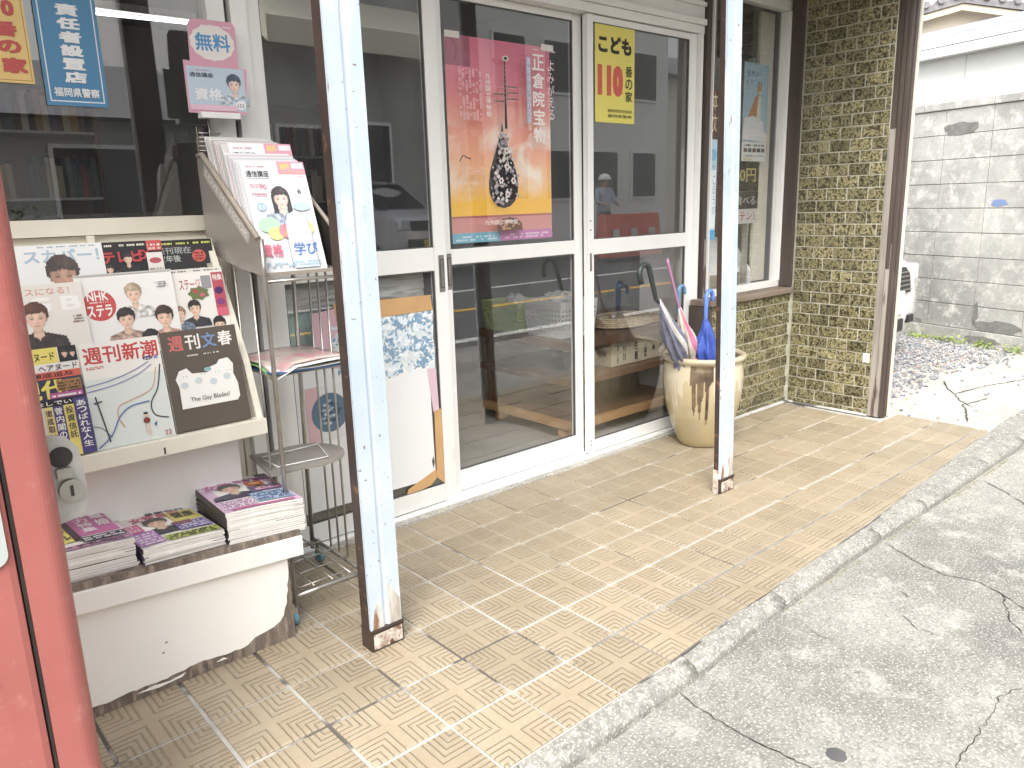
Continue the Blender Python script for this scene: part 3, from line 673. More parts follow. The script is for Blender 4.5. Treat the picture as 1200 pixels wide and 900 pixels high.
B('car_dark').add([(CX - .58, CY + .98, .96), (CX + .58, CY + .98, .96), (CX + .50, CY + 1.66, 1.40), (CX - .50, CY + 1.66, 1.40), (CX - .58, CY + .96, .97), (CX + .58, CY + .96, .97), (CX + .50, CY + 1.64, 1.42), (CX - .50, CY + 1.64, 1.42)], [(3, 2, 1, 0), (4, 5, 6, 7), (0, 1, 5, 4), (1, 2, 6, 5), (2, 3, 7, 6), (3, 0, 4, 7)]).build('windscreen', parent=car)

# ================================================================== SHOP
shop = thing('shop_building', 'small street-front bookshop with aluminium sliding doors, display window and olive brick returns', 'shop', (0, 1.12, 0))
XL, XR = -2.9, 2.72
B('interior_floor').box(XL, XR, 1.17, 5.2, -.1, .012).build('shop_floor', parent=shop)
B('interior_wall').box(XL, XR, 5.2, 5.3, -.1, 2.7).build('back_wall', parent=shop)
B('interior_wall').box(XL - .1, XL, 1.1, 5.3, -.1, 2.7).build('side_wall', parent=shop)
B('interior_wall').box(2.656, 2.72, 1.1, 5.3, -.1, 2.7).build('side_wall', parent=shop)
B('interior_wall').box(XL, XR, 1.17, 5.3, 2.55, 2.65).build('ceiling', parent=shop)
B(M('soffit_white', (.70, .69, .66), rough=.7)).box(XL - .4, 2.80, .28, 1.2, 2.34, 2.44).build('canopy_soffit', parent=shop)
B('dark_brown_paint').box(XL - .4, 2.82, .24, .28, 2.28, 2.55).build('fascia', parent=shop)
B('cream_paint').box(XL, XR, 1.06, 1.17, 2.20, 2.36).build('upper_wall', parent=shop)
# door sill, head, jambs
B('aluminium').box(-.56, 1.903, 1.085, 1.19, -.04, .006).build('door_sill', parent=shop)
for y in (1.098, 1.142, 1.178): B('aluminium').box(-.44, 1.885, y, y + .006, .006, .014).build('door_track', parent=shop)
B('pale_concrete').box(-.6, 1.86, 1.048, 1.084, -.06, .001).build('sill_mortar', parent=shop)
for (z0, z1, y0) in ((1.965, 2.000, 1.088), (2.002, 2.028, 1.075), (2.030, 2.085, 1.090), (2.087, 2.105, 1.078), (2.107, 2.20, 1.095)):
    B('aluminium').box(-.56, 1.903, y0, 1.185, z0, z1).build('head_rail', parent=shop)
B('aluminium').box(-.545, -.492, 1.085, 1.15, 1.16, 1.964).build('jamb', parent=shop)
B('aluminium').box(-.545, -.492, 1.085, 1.15, .007, 1.158).build('jamb', parent=shop)
B('aluminium').box(-.475, -.425, 1.080, 1.19, .015, 1.964).build('jamb', parent=shop)
B('aluminium_dark').box(-.4915, -.4755, 1.11, 1.18, .007, 1.964).build('jamb_gap', parent=shop)
B('aluminium').box(1.868, 1.885, 1.08, 1.19, .015, 1.964).build('jamb', parent=shop)
B('aluminium').box(1.887, 1.9025, 1.092, 1.19, .015, 2.2).build('jamb', parent=shop)
# wall under display window, sill, frame
B('cream_paint').box(XL, -.547, 1.10, 1.165, 0, 1.135).build('wall_panel', parent=shop)
B('cream_paint').box(XL, -.547, 1.085, 1.165, 1.137, 1.182).build('window_sill', parent=shop)
B('cream_paint').box(-.95, -.93, 1.081, 1.099, .9, 1.136).build('wall_batten', parent=shop)
def pane(x0, x1, z0, z1, y, parent=shop, name='glass_pane'): return B('window_glass').box(x0, x1, y, y + .004, z0, z1).build(name, parent=parent)
pane(-2.88, -.547, 1.184, 2.2, 1.118)
B('aluminium').box(-2.9, -.547, 1.10, 1.15, 2.13, 2.2).build('window_frame', parent=shop)
B('black_paint').box(-2.9, -.547, 1.124, 1.16, 1.182, 1.194).build('glazing_bead', parent=shop)

def leaf(label, x0, x1, y0, sl, sr, br, mid, top, group=None, handles=(), glass=(True, True)):
    t_ = thing('sliding_door', label, 'door', ((x0 + x1) / 2, y0 + .015, .014), group)
    y1 = y0 + .03
    A_ = lambda: B('aluminium')
    A_().box(x0, x0 + sl, y0, y1, .014, top, bev=.002).build('stile', parent=t_); A_().box(x1 - sr, x1, y0, y1, .014, top, bev=.002).build('stile', parent=t_)
    A_().box(x0 + sl + .0005, x1 - sr - .0005, y0 + .002, y1 - .002, .016, br, bev=.002).build('bottom_rail', parent=t_)
    A_().box(x0 + sl + .0005, x1 - sr - .0005, y0 + .002, y1 - .002, mid[0], mid[1], bev=.003).build('middle_rail', parent=t_)
    A_().box(x0 + sl + .0005, x1 - sr - .0005, y0 + .002, y1 - .002, top - .028, top - .001, bev=.002).build('top_rail', parent=t_)
    for a, c in ((br, mid[0]), (mid[1], top - .028)):
        for (u0, u1, v0, v1) in ((x0 + sl, x0 + sl + .004, a, c), (x1 - sr - .004, x1 - sr, a, c), (x0 + sl + .0045, x1 - sr - .0045, a, a + .004), (x0 + sl + .0045, x1 - sr - .0045, c - .004, c)):
            B('aluminium_dark').box(u0, u1, y0 + .005, y0 + .017, v0, v1).build('gasket', parent=t_)
        pane(x0 + sl + .004, x1 - sr - .004, a + .004, c - .004, y0 + .009, t_)
    for hx in handles:
        h_ = B('steel').box(hx - .013, hx + .013, y0 - .003, y0 - .0003, .865, 1.005, bev=.001).build('pull_plate', parent=t_)
        B('aluminium_dark').box(hx - .009, hx + .009, y0 - .0042, y0 - .0032, .880, .990).build('recess', parent=h_)
        B('steel').box(hx - .005, hx + .005, y0 - .0052, y0 - .0043, .884, .986).build('recess_back', parent=h_)
    return t_
dA = leaf('left sliding door leaf with paper and cardboard behind its lower pane', -.424, .296, 1.103, .05, .058, .088, (.948, 1.035), 1.962, handles=(.268,))
dB = leaf('middle sliding door leaf carrying the large pink exhibition poster', .318, 1.095, 1.146, .031, .05, .105, (.960, 1.020), 1.964, handles=(.336,))
dC = leaf('right sliding door leaf with yellow sign, behind the umbrella pot', 1.089, 1.865, 1.103, .036, .056, .074, (.952, 1.020), 1.962)
B('aluminium_dark').box(.2965, .3175, 1.150, 1.17, .014, 1.96).build('meeting_gap', parent=shop)
for z in (.05, .07, 1.06, 1.10): B('black_paint').box(1.100, 1.106, 1.1015, 1.1028, z, z + .006).build('screw', parent=dC)
B('steel').box(1.097, 1.109, 1.1000, 1.1028, .88, .96, bev=.001).build('lock_plate', parent=dC)
# dark posts and right window
B('wood_dark').box(1.906, 1.942, 1.072, 1.13, .677, 2.22, bev=.003).build('wood_post', parent=shop)
B('wood_grey').box(1.922, 1.940, 1.068, 1.0715, .68, .98).build('worn_strip', parent=shop)
B('wood_dark').box(1.842, 1.868, .972, 1.10, 0, .644, bev=.003).build('end_board', parent=shop)
B('wood_sill').box(1.84, 2.640, .958, 1.09, .646, .676, bev=.004).build('timber_sill', parent=shop)
win = B('aluminium').box(1.944, 2.645, 1.055, 1.10, .678, .712, bev=.002).build('window_frame', parent=shop)
for x0, x1, y0, y1 in ((1.944, 1.952, 1.06, 1.10), (2.612, 2.628, 1.052, 1.10), (2.630, 2.645, 1.047, 1.10)):
    B('aluminium').box(x0, x1, y0, y1, .713, 2.15, bev=.001).build('frame_upright', parent=win)
B('aluminium').box(1.944, 2.645, 1.055, 1.10, 2.152, 2.20).build('frame_head', parent=win)
pane(1.953, 2.611, .714, 2.15, 1.078)
B('cream_paint').box(2.475, 2.61, 1.135, 1.15, .714, 2.15).build('window_board', parent=shop)
B('wood_dark').box(2.630, 2.6455, .972, 1.046, .68, 2.22, bev=.002).build('corner_trim', parent=shop)
B('galvanised').box(2.36, 2.375, 1.10, 1.13, .714, 1.9).build('inner_rail', parent=shop)
# glazed brick wall and wainscot: each brick is a piece
def brick_mesh(w, h, d, axis):
    bm = bmesh.new(); bmesh.ops.create_cube(bm, size=1); s_ = (d, w, h) if axis == 'x' else (w, d, h)
    bmesh.ops.scale(bm, vec=s_, verts=bm.verts); bmesh.ops.bevel(bm, geom=bm.edges[:], offset=.0018, segments=1, affect='EDGES')
    me = bpy.data.meshes.new('brick'); bm.to_mesh(me); bm.free(); me.materials.append(MATS['glazed_brick']); return me
BM = {}
def brick(parent, axis, w, h, p):
    k = (axis, round(w, 3), round(h, 3))
    if k not in BM: BM[k] = brick_mesh(w, h, .012, axis)
    o = bpy.data.objects.new('brick', BM[k]); COL.objects.link(o); o.parent = parent
    o.location = Vector(p) - LOC[parent.name]; o.rotation_euler = (random.gauss(0, .002),) * 3
def courses(parent, axis, a0, a1, z0, z1, depth, seed):
    rn = random.Random(seed); P = .0625; L = .113; r_ = 0; z = z0 - P * .45
    while z < z1 - .01:
        za, zb = max(z0 + .001, z), min(z + P - .006, z1 - .002)
        if zb - za > .012:
            a = a0 - (L * .5 if r_ % 2 else 0) + (0.03)
            a -= L
            while a < a1:
                p, q = max(a, a0 + .002), min(a + L - .006, a1 - .002)
                if q - p > .015:
                    c_ = (p + q) / 2; dd = depth + rn.uniform(-.0008, .0008)
                    brick(parent, axis, q - p, zb - za, (dd, c_, (za + zb) / 2) if axis == 'x' else (c_, dd, (za + zb) / 2))
                a += L
        z += P; r_ += 1
bw = B('brick_mortar').box(2.6535, 2.70, .490, 1.10, -.05, 2.34).build('brick_wall', parent=shop)
courses(bw, 'x', .492, .968, 0, 2.2, 2.656, 1)
bw2 = B('brick_mortar').box(1.869, 2.652, .9815, 1.08, -.05, .645).build('brick_wainscot', parent=shop)
courses(bw2, 'y', 1.870, 2.645, 0, .644, .984, 2)
B('grout').add([(1.86, .976, .001), (2.65, .976, .001), (2.65, .955, .001), (1.86, .962, .001), (1.86, .976, .010), (2.65, .976, .010)], [(0, 1, 5, 4), (3, 2, 5, 4), (0, 4, 3), (1, 2, 5)]).build('mortar_fillet', parent=shop)
B('grout').add([(2.651, .49, .001), (2.651, .976, .001), (2.632, .96, .001), (2.636, .49, .001), (2.651, .49, .010), (2.651, .976, .010)], [(0, 1, 5, 4), (3, 2, 5, 4), (0, 4, 3), (1, 2, 5)]).build('mortar_fillet', parent=shop)
B('plate_white').box(2.643, 2.6495, .50, .535, .295, .345, bev=.002).build('socket_cover', parent=shop)
# corner post: grey weathered timber with dark grooves and a pale edging strip
cp = B('wood_grey').box(2.652, 2.700, .432, .486, .0, .93).build('corner_post', parent=shop)
B('wood_dark').box(2.652, 2.700, .432, .486, .932, 2.33).build('post_upper', parent=cp)
B('wood_grey').box(2.6465, 2.6515, .457, .487, .003, 1.50, bev=.0015).build('post_batten', parent=cp)
B('wood_grey').box(2.6455, 2.6515, .436, .455, .003, .80, bev=.0015).build('post_batten', parent=cp)
B('wood_dark').box(2.6455, 2.6515, .436, .455, .802, 2.33, bev=.0015).build('post_batten', parent=cp)
B('wood_dark').box(2.648, 2.716, .416, .4315, .003, 2.33, bev=.0015).build('post_face', parent=cp)
B('wood_dark').box(2.675, 2.70, .408, .4155, .003, 2.33, bev=.0015).build('post_bead', parent=cp)
B('cream_paint').box(2.7165, 2.735, .406, .60, .0, 2.33, bev=.0015).build('edging_strip', parent=cp)
# canopy posts
def post(label, xa, y0, w, lean, dark_depth):
    t_ = thing('canopy_post', label, 'post', (xa + w / 2, y0 + .04, 0))
    zt = 2.338
    def sh(b_):
        b_.v = [(x + lean * z, y, z) for x, y, z in b_.v]; return b_
    g0, g1 = w * .42, w * .58
    poly = [(xa, y0), (xa + g0, y0), (xa + g0 + .004, y0 + .006), (xa + g1 - .004, y0 + .006), (xa + g1, y0), (xa + w, y0), (xa + w, y0 + .006), (xa, y0 + .009)]
    sh(B('post_paint').prism([(x, y, .062) for x, y in poly], (0, 0, zt - .062))).build('front_face', parent=t_)
    sh(B('dark_brown_paint').prism([(xa - .0015, y0 + .0095, .03), (xa + w, y0 + .0095, .03), (xa + w, y0 + dark_depth, .03), (xa - .0015, y0 + dark_depth, .03)], (0, 0, zt - .03))).build('channel', parent=t_)
    for zz in (.0, .0):
        pass
    sh(B('post_paint_worn').prism([(xa + .004, y0 - .0012, .064), (xa + g0 - .004, y0 - .0012, .064), (xa + g0 - .006, y0 - .0012, .16), (xa + .014, y0 - .0012, .12)], (0, .001, 0))).build('bare_patch', parent=t_)
    sh(B('post_paint_worn').prism([(xa + g1 + .004, y0 - .0012, .064), (xa + w - .003, y0 - .0012, .064), (xa + w - .003, y0 - .0012, .13), (xa + g1 + .006, y0 - .0012, .19)], (0, .001, 0))).build('bare_patch', parent=t_)
    B('dark_brown_paint').box(xa - .003, xa + w + .003, y0 - .003, y0 + dark_depth + .003, .0, .056, bev=.002).build('base_shoe', parent=t_)
    B('rust').box(xa + .004, xa + w - .003, y0 - .0052, y0 - .0032, .006, .050).build('rusty_plate', parent=t_)
    B('dark_brown_paint').box(xa - .004, xa + w + .004, y0 - .006, y0 + dark_depth + .004, .0565, .063, bev=.002).build('shoe_rim', parent=t_)
    return t_
p1 = post('near pale-blue steel canopy post with peeling paint and rusty foot', -.556, .375, .098, -.003, .048)
p2 = post('far slim white steel canopy post standing in front of the umbrella pot', 1.103, .385, .090, -.029, .030)
B('rust').box(1.093, 1.101, .392, .416, .0, .10, bev=.002).build('welded_lug', parent=p2)

# ================================================================== MAGAZINE CABINET
cab = thing('magazine_cabinet', 'white painted magazine cabinet with sloping display rack, peeling at its plywood foot', 'cabinet', (-.97, .62, 0))
CR = -.672
B('white_paint').box(-1.42, CR - .022, .615, 1.08, .001, .262).build('cabinet_body', parent=cab)
B('ply_edge').box(-1.42, CR - .001, .603, .6145, .0, .270).build('plywood_front', parent=cab)
# painted skin, torn along the lower edge and at the right corner
rn = random.Random(4)
edge = [(-1.42, .020)]
x = -1.40
while x < -.80:
    edge.append((x, .030 + .010 * mnoise.noise(Vector((x * 9, 0, 0))) + rn.uniform(-.002, .002) + .010 * max(0, (x + 1.1)))); x += .012
edge += [(-.79, .046), (-.76, .050), (-.735, .055), (-.715, .064), (-.703, .078), (-.698, .096), (-.690, .112), (-.688, .135), (-.683, .150), (-.684, .165), (-.679, .18), (-.6765, .20), (-.675, .30), (-1.42, .33)]
B('white_paint').prism([(x, .6028, z) for x, z in edge], (0, -.0022, 0)).build('painted_skin', parent=cab)
for pts in ([(-1.10, .03), (-1.06, .034), (-1.02, .03), (-.98, .036), (-.99, .028), (-1.05, .024)], [(-.9, .030), (-.88, .035), (-.87, .028)]):
    B('white_paint').prism([(x, .6025, z - .012) for x, z in pts], (0, -.0015, 0)).build('paint_flake', parent=cab)
B('white_paint').box(CR - .022, CR - .002, .6155, 1.08, .035, .262).build('side_panel', parent=cab)
# front trim and shelf, dropping slightly to the right
def slope(b_, k=.062, x0=-.63):
    b_.v = [(x, y, z + (x0 - x) * k) for x, y, z in b_.v]; return b_
tr = B('white_paint'); tr.box(-1.42, -.634, .582, .600, .247, .303, bev=.002); slope(tr).build('front_trim', parent=cab)
sh_ = B('ply_edge'); sh_.box(-1.42, -.636, .590, .86, .3005, .320); slope(sh_).build('shelf_board', parent=cab)
B('white_paint').box(-1.42, CR - .012, .845, .860, .272, .66).build('back_board', parent=cab)
for (px_, pz) in ((-1.03, .10), (-1.02, .125)): B('taupe').box(px_, px_ + .006, .5995, .6004, pz, pz + .004).build('paint_chip', parent=cab)
# display rack: side frame with a kink, back panel, lower lip
fr = [(.700, .585), (.763, .775), (.952, 1.118)]
def strip(pts, w, x0, x1, mat):
    b_ = B(mat); up = []
    for i, (y, z) in enumerate(pts):
        d = Vector(pts[min(i + 1, len(pts) - 1)]) - Vector(pts[max(i - 1, 0)]); d.normalize(); up.append((y + d.y * w * 1.0, z - d.x * w) if 0 else (y + d.y * w, z - d.x * w))
    poly = [(x0, y, z) for y, z in pts] + [(x0, y, z) for y, z in reversed(up)]
    return b_.prism(poly, (x1 - x0, 0, 0))
strip(fr, .028, CR - .002, CR + .016, 'cream_paint').build('side_frame', parent=cab)
strip([(y + .010, z - .004) for y, z in fr], .10, CR - .014, CR - .003, 'taupe').build('side_cheek', parent=cab)
B('taupe').prism([(-1.42, .725, .63), (-1.42, .79, .775), (-1.42, .985, 1.112), (-1.42, .995, 1.105), (-1.42, .80, .765), (-1.42, .735, .625)], (1.42 + CR - .015, 0, 0)).build('rack_back', parent=cab)
B('cream_paint').box(-1.42, CR + .016, .690, .742, .585, .628, bev=.002).build('rack_lip', parent=cab)
B('cream_paint').box(-1.42, CR - .003, .735, .90, .588, .600).build('rack_floor', parent=cab)
B('cream_paint').box(-1.42, CR - .003, .955, 1.08, 1.098, 1.110).build('rack_top', parent=cab)
for zz, yy in ((.80, .80), (.93, .875)): B('taupe').box(-1.42, CR - .016, yy, yy + .06, zz, zz + .006).build('tier_ledge', parent=cab)
B('black_paint').box(-.935, -.931, .6885, .6897, .590, .607).build('chip_mark', parent=cab)
B('aluminium_dark').prism([(-.975, .76, .5875), (-.92, .76, .5875), (-.925, .76, .578), (-.945, .76, .573), (-.965, .76, .576)], (0, .06, 0)).build('finger_hole', parent=cab)

def up_(y0, z0, y1, z1): v = Vector((0, y1 - y0, z1 - z0)).normalized(); return v
MAG = 'magazine'; GM = 'magazines in the sloping cabinet rack'
def rackmag(label, x0, x1, y, z, h, pr, lean=.19, th=.005, rt=(1, 0, 0)):
    return sheet('magazine', label, MAG, pr, (x0, y, z), rt, (0, lean, 1), th=th, group=GM, bend=0, printname='printed_cover')
# ---- front row
w, h = .186, .262; Y1, Z1 = .706, .629
p = Print(w, h); p.rect(0, 0, 1, 1, 'F2EFE6')   # weekly, line drawing
p.rect(0, 0, 1, .66, 'DDE6DF')
p.text('週刊新潮', .04, .80, .97, .965, 'D5281E', .035)
p.scrib(.05, .755, .26, .785, 2, 'D5281E'); p.ell(.82, .795, .065, .026, '2B2C7A', 14); p.scrib(.78, .785, .86, .805, 1, 'F2EFE6'); p.rect(.90, .78, .95, .81, '8E95C8')
def curve(p, pts, wd, c):
    P = []; n = len(pts)
    for i in range(n - 1):
        a, b_, c_, d = pts[max(i - 1, 0)], pts[i], pts[i + 1], pts[min(i + 2, n - 1)]
        for k in range(7):
            t_ = k / 7; P.append(tuple(.5 * ((2 * b_[j]) + (-a[j] + c_[j]) * t_ + (2 * a[j] - 5 * b_[j] + 4 * c_[j] - d[j]) * t_ * t_ + (-a[j] + 3 * b_[j] - 3 * c_[j] + d[j]) * t_ ** 3) for j in (0, 1)))
    P.append(pts[-1]); p.line(P, wd, c)
curve(p, [(0, .60), (.3, .63), (.6, .69), (.82, .76)], .012, '7F78B8'); curve(p, [(.0, .55), (.35, .585), (.65, .65), (.85, .73)], .012, '8B80C4')
curve(p, [(.9, .70), (.80, .50), (.52, .42), (.36, .38), (.32, .28), (.38, .17)], .012, 'E0A276'); curve(p, [(.96, .72), (.88, .5), (.76, .36), (.78, .24), (.95, .19)], .016, '2C3346')
curve(p, [(.02, .02), (.2, .12), (.34, .28), (.5, .36), (.74, .38)], .018, '5A78B8'); curve(p, [(0, .23), (.1, .2), (.2, .1)], .008, '59606A')
p.line([(.09, .5), (.17, .06)], .018, '3A4048'); p.line([(.06, .44), (.16, .45)], .02, '3A4048')
p.ell(.66, .20, .045, .04, '8C2A26', 12); p.ell(.66, .255, .03, .028, 'E8C7AE', 10); p.ell(.66, .27, .032, .016, '2E2622', 10); p.rect(.63, .06, .65, .16, 'E8C7AE'); p.rect(.67, .06, .69, .16, 'E8C7AE'); p.poly([(.74, .15), (.79, .18), (.77, .13)], '3C62A8')
p.text('22', .86, .025, .95, .075, 'C93A30', .03)
rackmag('weekly magazine with red four-character title over a pale line drawing of curving paths', -1.082, -.896, Y1, Z1, h, p)
p = Print(.200, h); p.rect(0, 0, 1, 1, '5E5246')
for i, (ch, c) in enumerate(zip('週刊文春', ('D8655A', 'F2EEE6', '6F94C8', 'F4F0E8'))): p.text(ch, .09 + i * .215, .80, .28 + i * .215, .95, c, .035)
p.scrib(.30, .735, .72, .755, 1, 'E6E0D4')
# plain white rounded stand-in shapes with the caption
p.poly([(.12, .22), (.13, .44), (.10, .52), (.16, .60), (.26, .62), (.32, .56), (.52, .55), (.56, .60), (.66, .62), (.70, .66), (.82, .67), (.88, .60), (.86, .50), (.90, .40), (.90, .26), (.86, .22)], 'F3F1EA')
for i in range(4): p.ell(.2 + i * .19, .45 + .03 * (i % 2), .05, .045, 'CBD8DC', 12, wob=.06)
p.ell(.53, .58, .05, .03, '8FB9C4', 10)
for x in (.2, .24, .43, .47, .62, .66, .78, .82): p.rect(x, .535, x + .008, .543, '3A3A3A')
p.text('The Gay Blades!', .24, .265, .76, .325, '4A453E', -.005)
rackmag('weekly magazine with dark brown cover and white rounded shapes captioned in script', -.892, -.692, Y1 + .001, Z1 + .004, h, p)
p = Print(w, .262); p.rect(0, 0, 1, 1, 'F4F1EA')
p.rect(0, .86, .78, 1, 'F3E23A'); p.text('慶大のフルヌード', .10, .885, .74, .965, '1A1A1A', .03); p.rect(.79, .86, 1, 1, '20202A'); p.face(.86, .935, .04, body=False); p.face(.95, .93, .035, body=False)
p.text('学生サロン ヘアヌード', .05, .79, .98, .85, '1A1A2A', .02); p.rect(0, .72, 1, .785, 'E85A38'); p.text('袋とじ 徹底追及', .05, .733, .92, .775, '1C1010', .03)
p.rect(0, .53, 1, .72, '34305A'); p.text('現代', .22, .54, .82, .71, 'F4E12C', .045, outline='2A2018'); p.rect(.70, .60, .98, .70, 'B07A34'); p.scrib(.71, .61, .97, .69, 3, '3A2412'); p.rect(.60, .54, .98, .59, 'C04898'); p.scrib(.61, .55, .97, .58, 1, 'F4F1EA')
p.rect(0, .47, 1, .53, '18181C'); p.text('「マスクなしでいい」', .06, .48, .98, .522, 'F4F1EA', .03)
p.rect(.44, 0, .60, .47, 'E8E2D0'); p.text('東京五輪を', .34, .13, .46, .46, '15151A', .04, vert=True); p.text('ただちに中止せよ', .16, .03, .27, .46, '15151A', .04, vert=True)
p.scrib(.05, .05, .13, .46, 3, '4A4A50', vert=True); p.scrib(.29, .30, .33, .46, 2, '4A4A50', vert=True)
p.rect(.50, 0, .60, .47, 'E2D470'); p.rect(.60, 0, .72, .47, '4A3F86'); p.rect(.72, 0, .84, .47, 'F0DC3C'); p.rect(.84, 0, 1, .52, '4C4288')
p.text('徹底取材', .51, .16, .585, .45, '5A2A50', .02, vert=True); p.text('菅内閣の迷走', .615, .02, .70, .46, 'F4F1EA', .02, vert=True); p.text('投資信託', .735, .16, .825, .46, '28244A', .02, vert=True); p.text('あっぱれな人生', .865, .06, .975, .50, 'F4F1EA', .03, vert=True)
p.face(.42, .06, .05, top='2A2A30')
rackmag('crowded weekly magazine with black, yellow and purple headlines beside the red box', -1.272, -1.086, Y1, Z1 + .002, h, p)
# ---- middle row
Y2, Z2 = .800, .762
p = Print(.236, .284); p.rect(0, 0, 1, 1, 'F3F0EC'); p.ell(.20, .72, .165, .165, 'D8383A', 28); p.text('NHK', .09, .765, .30, .845, 'F6F2EC', .05); p.text('ステラ', .07, .62, .32, .725, 'F6F2EC', .05); p.scrib(.1, .745, .29, .76, 1, 'F6F2EC')
p.face(.56, .80, .085, hair='B9A88C', top='F0EEE8', clip=.4); p.face(.44, .58, .09, hair='1E1A18', top='C8A99A'); p.face(.84, .56, .095, hair='3A2618', top='C9A08A'); p.face(.66, .36, .09, hair='17181C', top='5A6A88')
p.scrib(.80, .84, .94, .90, 3, '8A8A90'); p.rect(.0, .985, 1, 1, 'C9C6C0')
mB = rackmag('magazine with a red round logo and three young men on a white cover, middle row', -1.048, -.812, Y2 - .003, Z2 + .004, .284, p, th=.003)
p = Print(.150, .284); p.rect(0, 0, 1, 1, 'F2EEE6'); p.rect(0, .965, 1, 1, 'E6E2D8'); p.scrib(.05, .972, .95, .992, 1, '77706A')
p.text('ステージ', .18, .80, .56, .90, 'C04A54', .02); p.rect(.58, .80, .76, .925, '9A9AA0'); p.rect(.78, .58, .99, .95, 'C8425A'); p.text('特集', .80, .87, .97, .93, 'F4F0E8', .03); p.ell(.88, .77, .08, .07, '4C2A6A', 12); p.ell(.88, .66, .08, .06, '8C3A8A', 12); p.rect(.78, .52, .99, .60, 'E85A78')
p.ell(.50, .76, .16, .10, '6A7A3E', 14, wob=.3); p.ell(.44, .78, .05, .04, 'C2443A', 8); p.ell(.56, .74, .05, .04, 'D85A6A', 8)
p.face(.38, .62, .11, hair='2A211C', top='34343C'); p.face(.10, .58, .10, hair='9A8068', top='7A8CA0'); p.face(.78, .44, .11, hair='1A1A1E', top='202028')
rackmag('magazine with a man in bow tie and a pink side strip, middle row', -.822, -.690, Y2 + .006, Z2 + .0, .284, p, th=.003)
p = Print(.205, .262); p.rect(0, 0, 1, 1, 'EDE6DC'); p.text('はパースになる！', .06, .90, .86, .965, 'E0A078', .02); p.text('ＴＧＢ', .10, .74, .96, .88, 'FAF8F4', .10); p.face(.46, .70, .13, hair='5A3420', top='3A2A26'); p.scrib(.84, .62, .97, .70, 3, '8A6A5A')
rackmag('magazine with white capital letters and a brown-haired man, left end of middle row', -1.240, -1.075, Y2 - .008, Z2 + .012, .262, p, th=.003)
# ---- back row
Y3, Z3 = .878, .846
p = Print(.212, .276); p.rect(0, 0, 1, 1, 'F0F1F0'); p.text('スカパー！', .14, .84, .95, .955, 'A9C6DA', .05); p.scrib(.3, .975, .95, .99, 1, '8AA0B0'); p.face(.52, .72, .17, hair='4A3A34', skin='C8A08A', top='3A3A40')
rackmag('white guide magazine with pale blue title and a curly-haired man, back row', -1.165, -.953, Y3, Z3 + .004, .276, p, th=.003)
p = Print(.160, .276); p.rect(0, 0, 1, 1, '1E1A1C'); p.rect(0, .945, .75, 1, '2A1A1A'); p.scrib(.04, .955, .72, .985, 1, 'E8E0D0'); p.rect(.75, .90, 1, 1, 'D84038'); p.scrib(.77, .91, .98, .98, 2, 'F4F0E8')
p.text('テレビ', .03, .80, .66, .91, 'D8283A', .05, outline='8A1420'); p.text('EX', .60, .82, .78, .91, 'D8283A', .05); p.face(.42, .83, .075, top='0E0E10', body=True); p.face(.12, .74, .06, top='14141A'); p.face(.24, .68, .06, top='C9A08A'); p.rect(.72, .62, .98, .88, 'F0E8E0'); p.ell(.85, .80, .1, .05, 'C84A5A', 12); p.scrib(.74, .64, .96, .74, 3, '9A8A80')
rackmag('black television magazine with red title and a group of men, back row', -.962, -.802, Y3 + .004, Z3 + .003, .276, p, th=.003)
p = Print(.160, .276); p.rect(0, 0, 1, 1, '2E2C2E'); p.rect(0, .945, 1, 1, '1E2418'); p.scrib(.03, .955, .97, .985, 1, 'D8D84A'); p.text('週刊現在', .02, .86, .62, .93, 'A8B0A8', .03); p.text('定年後', .04, .78, .42, .85, 'B8BEB4', .03); p.ell(.74, .83, .12, .11, 'E05A48', 20); p.scrib(.66, .79, .82, .88, 3, '5A1A14'); p.scrib(.5, .65, .95, .72, 2, 'B0B0A8')
rackmag('dark grey magazine with an orange round badge, right end of back row', -.822, -.694, Y3 + .010, Z3 + .0, .276, p, th=.003)

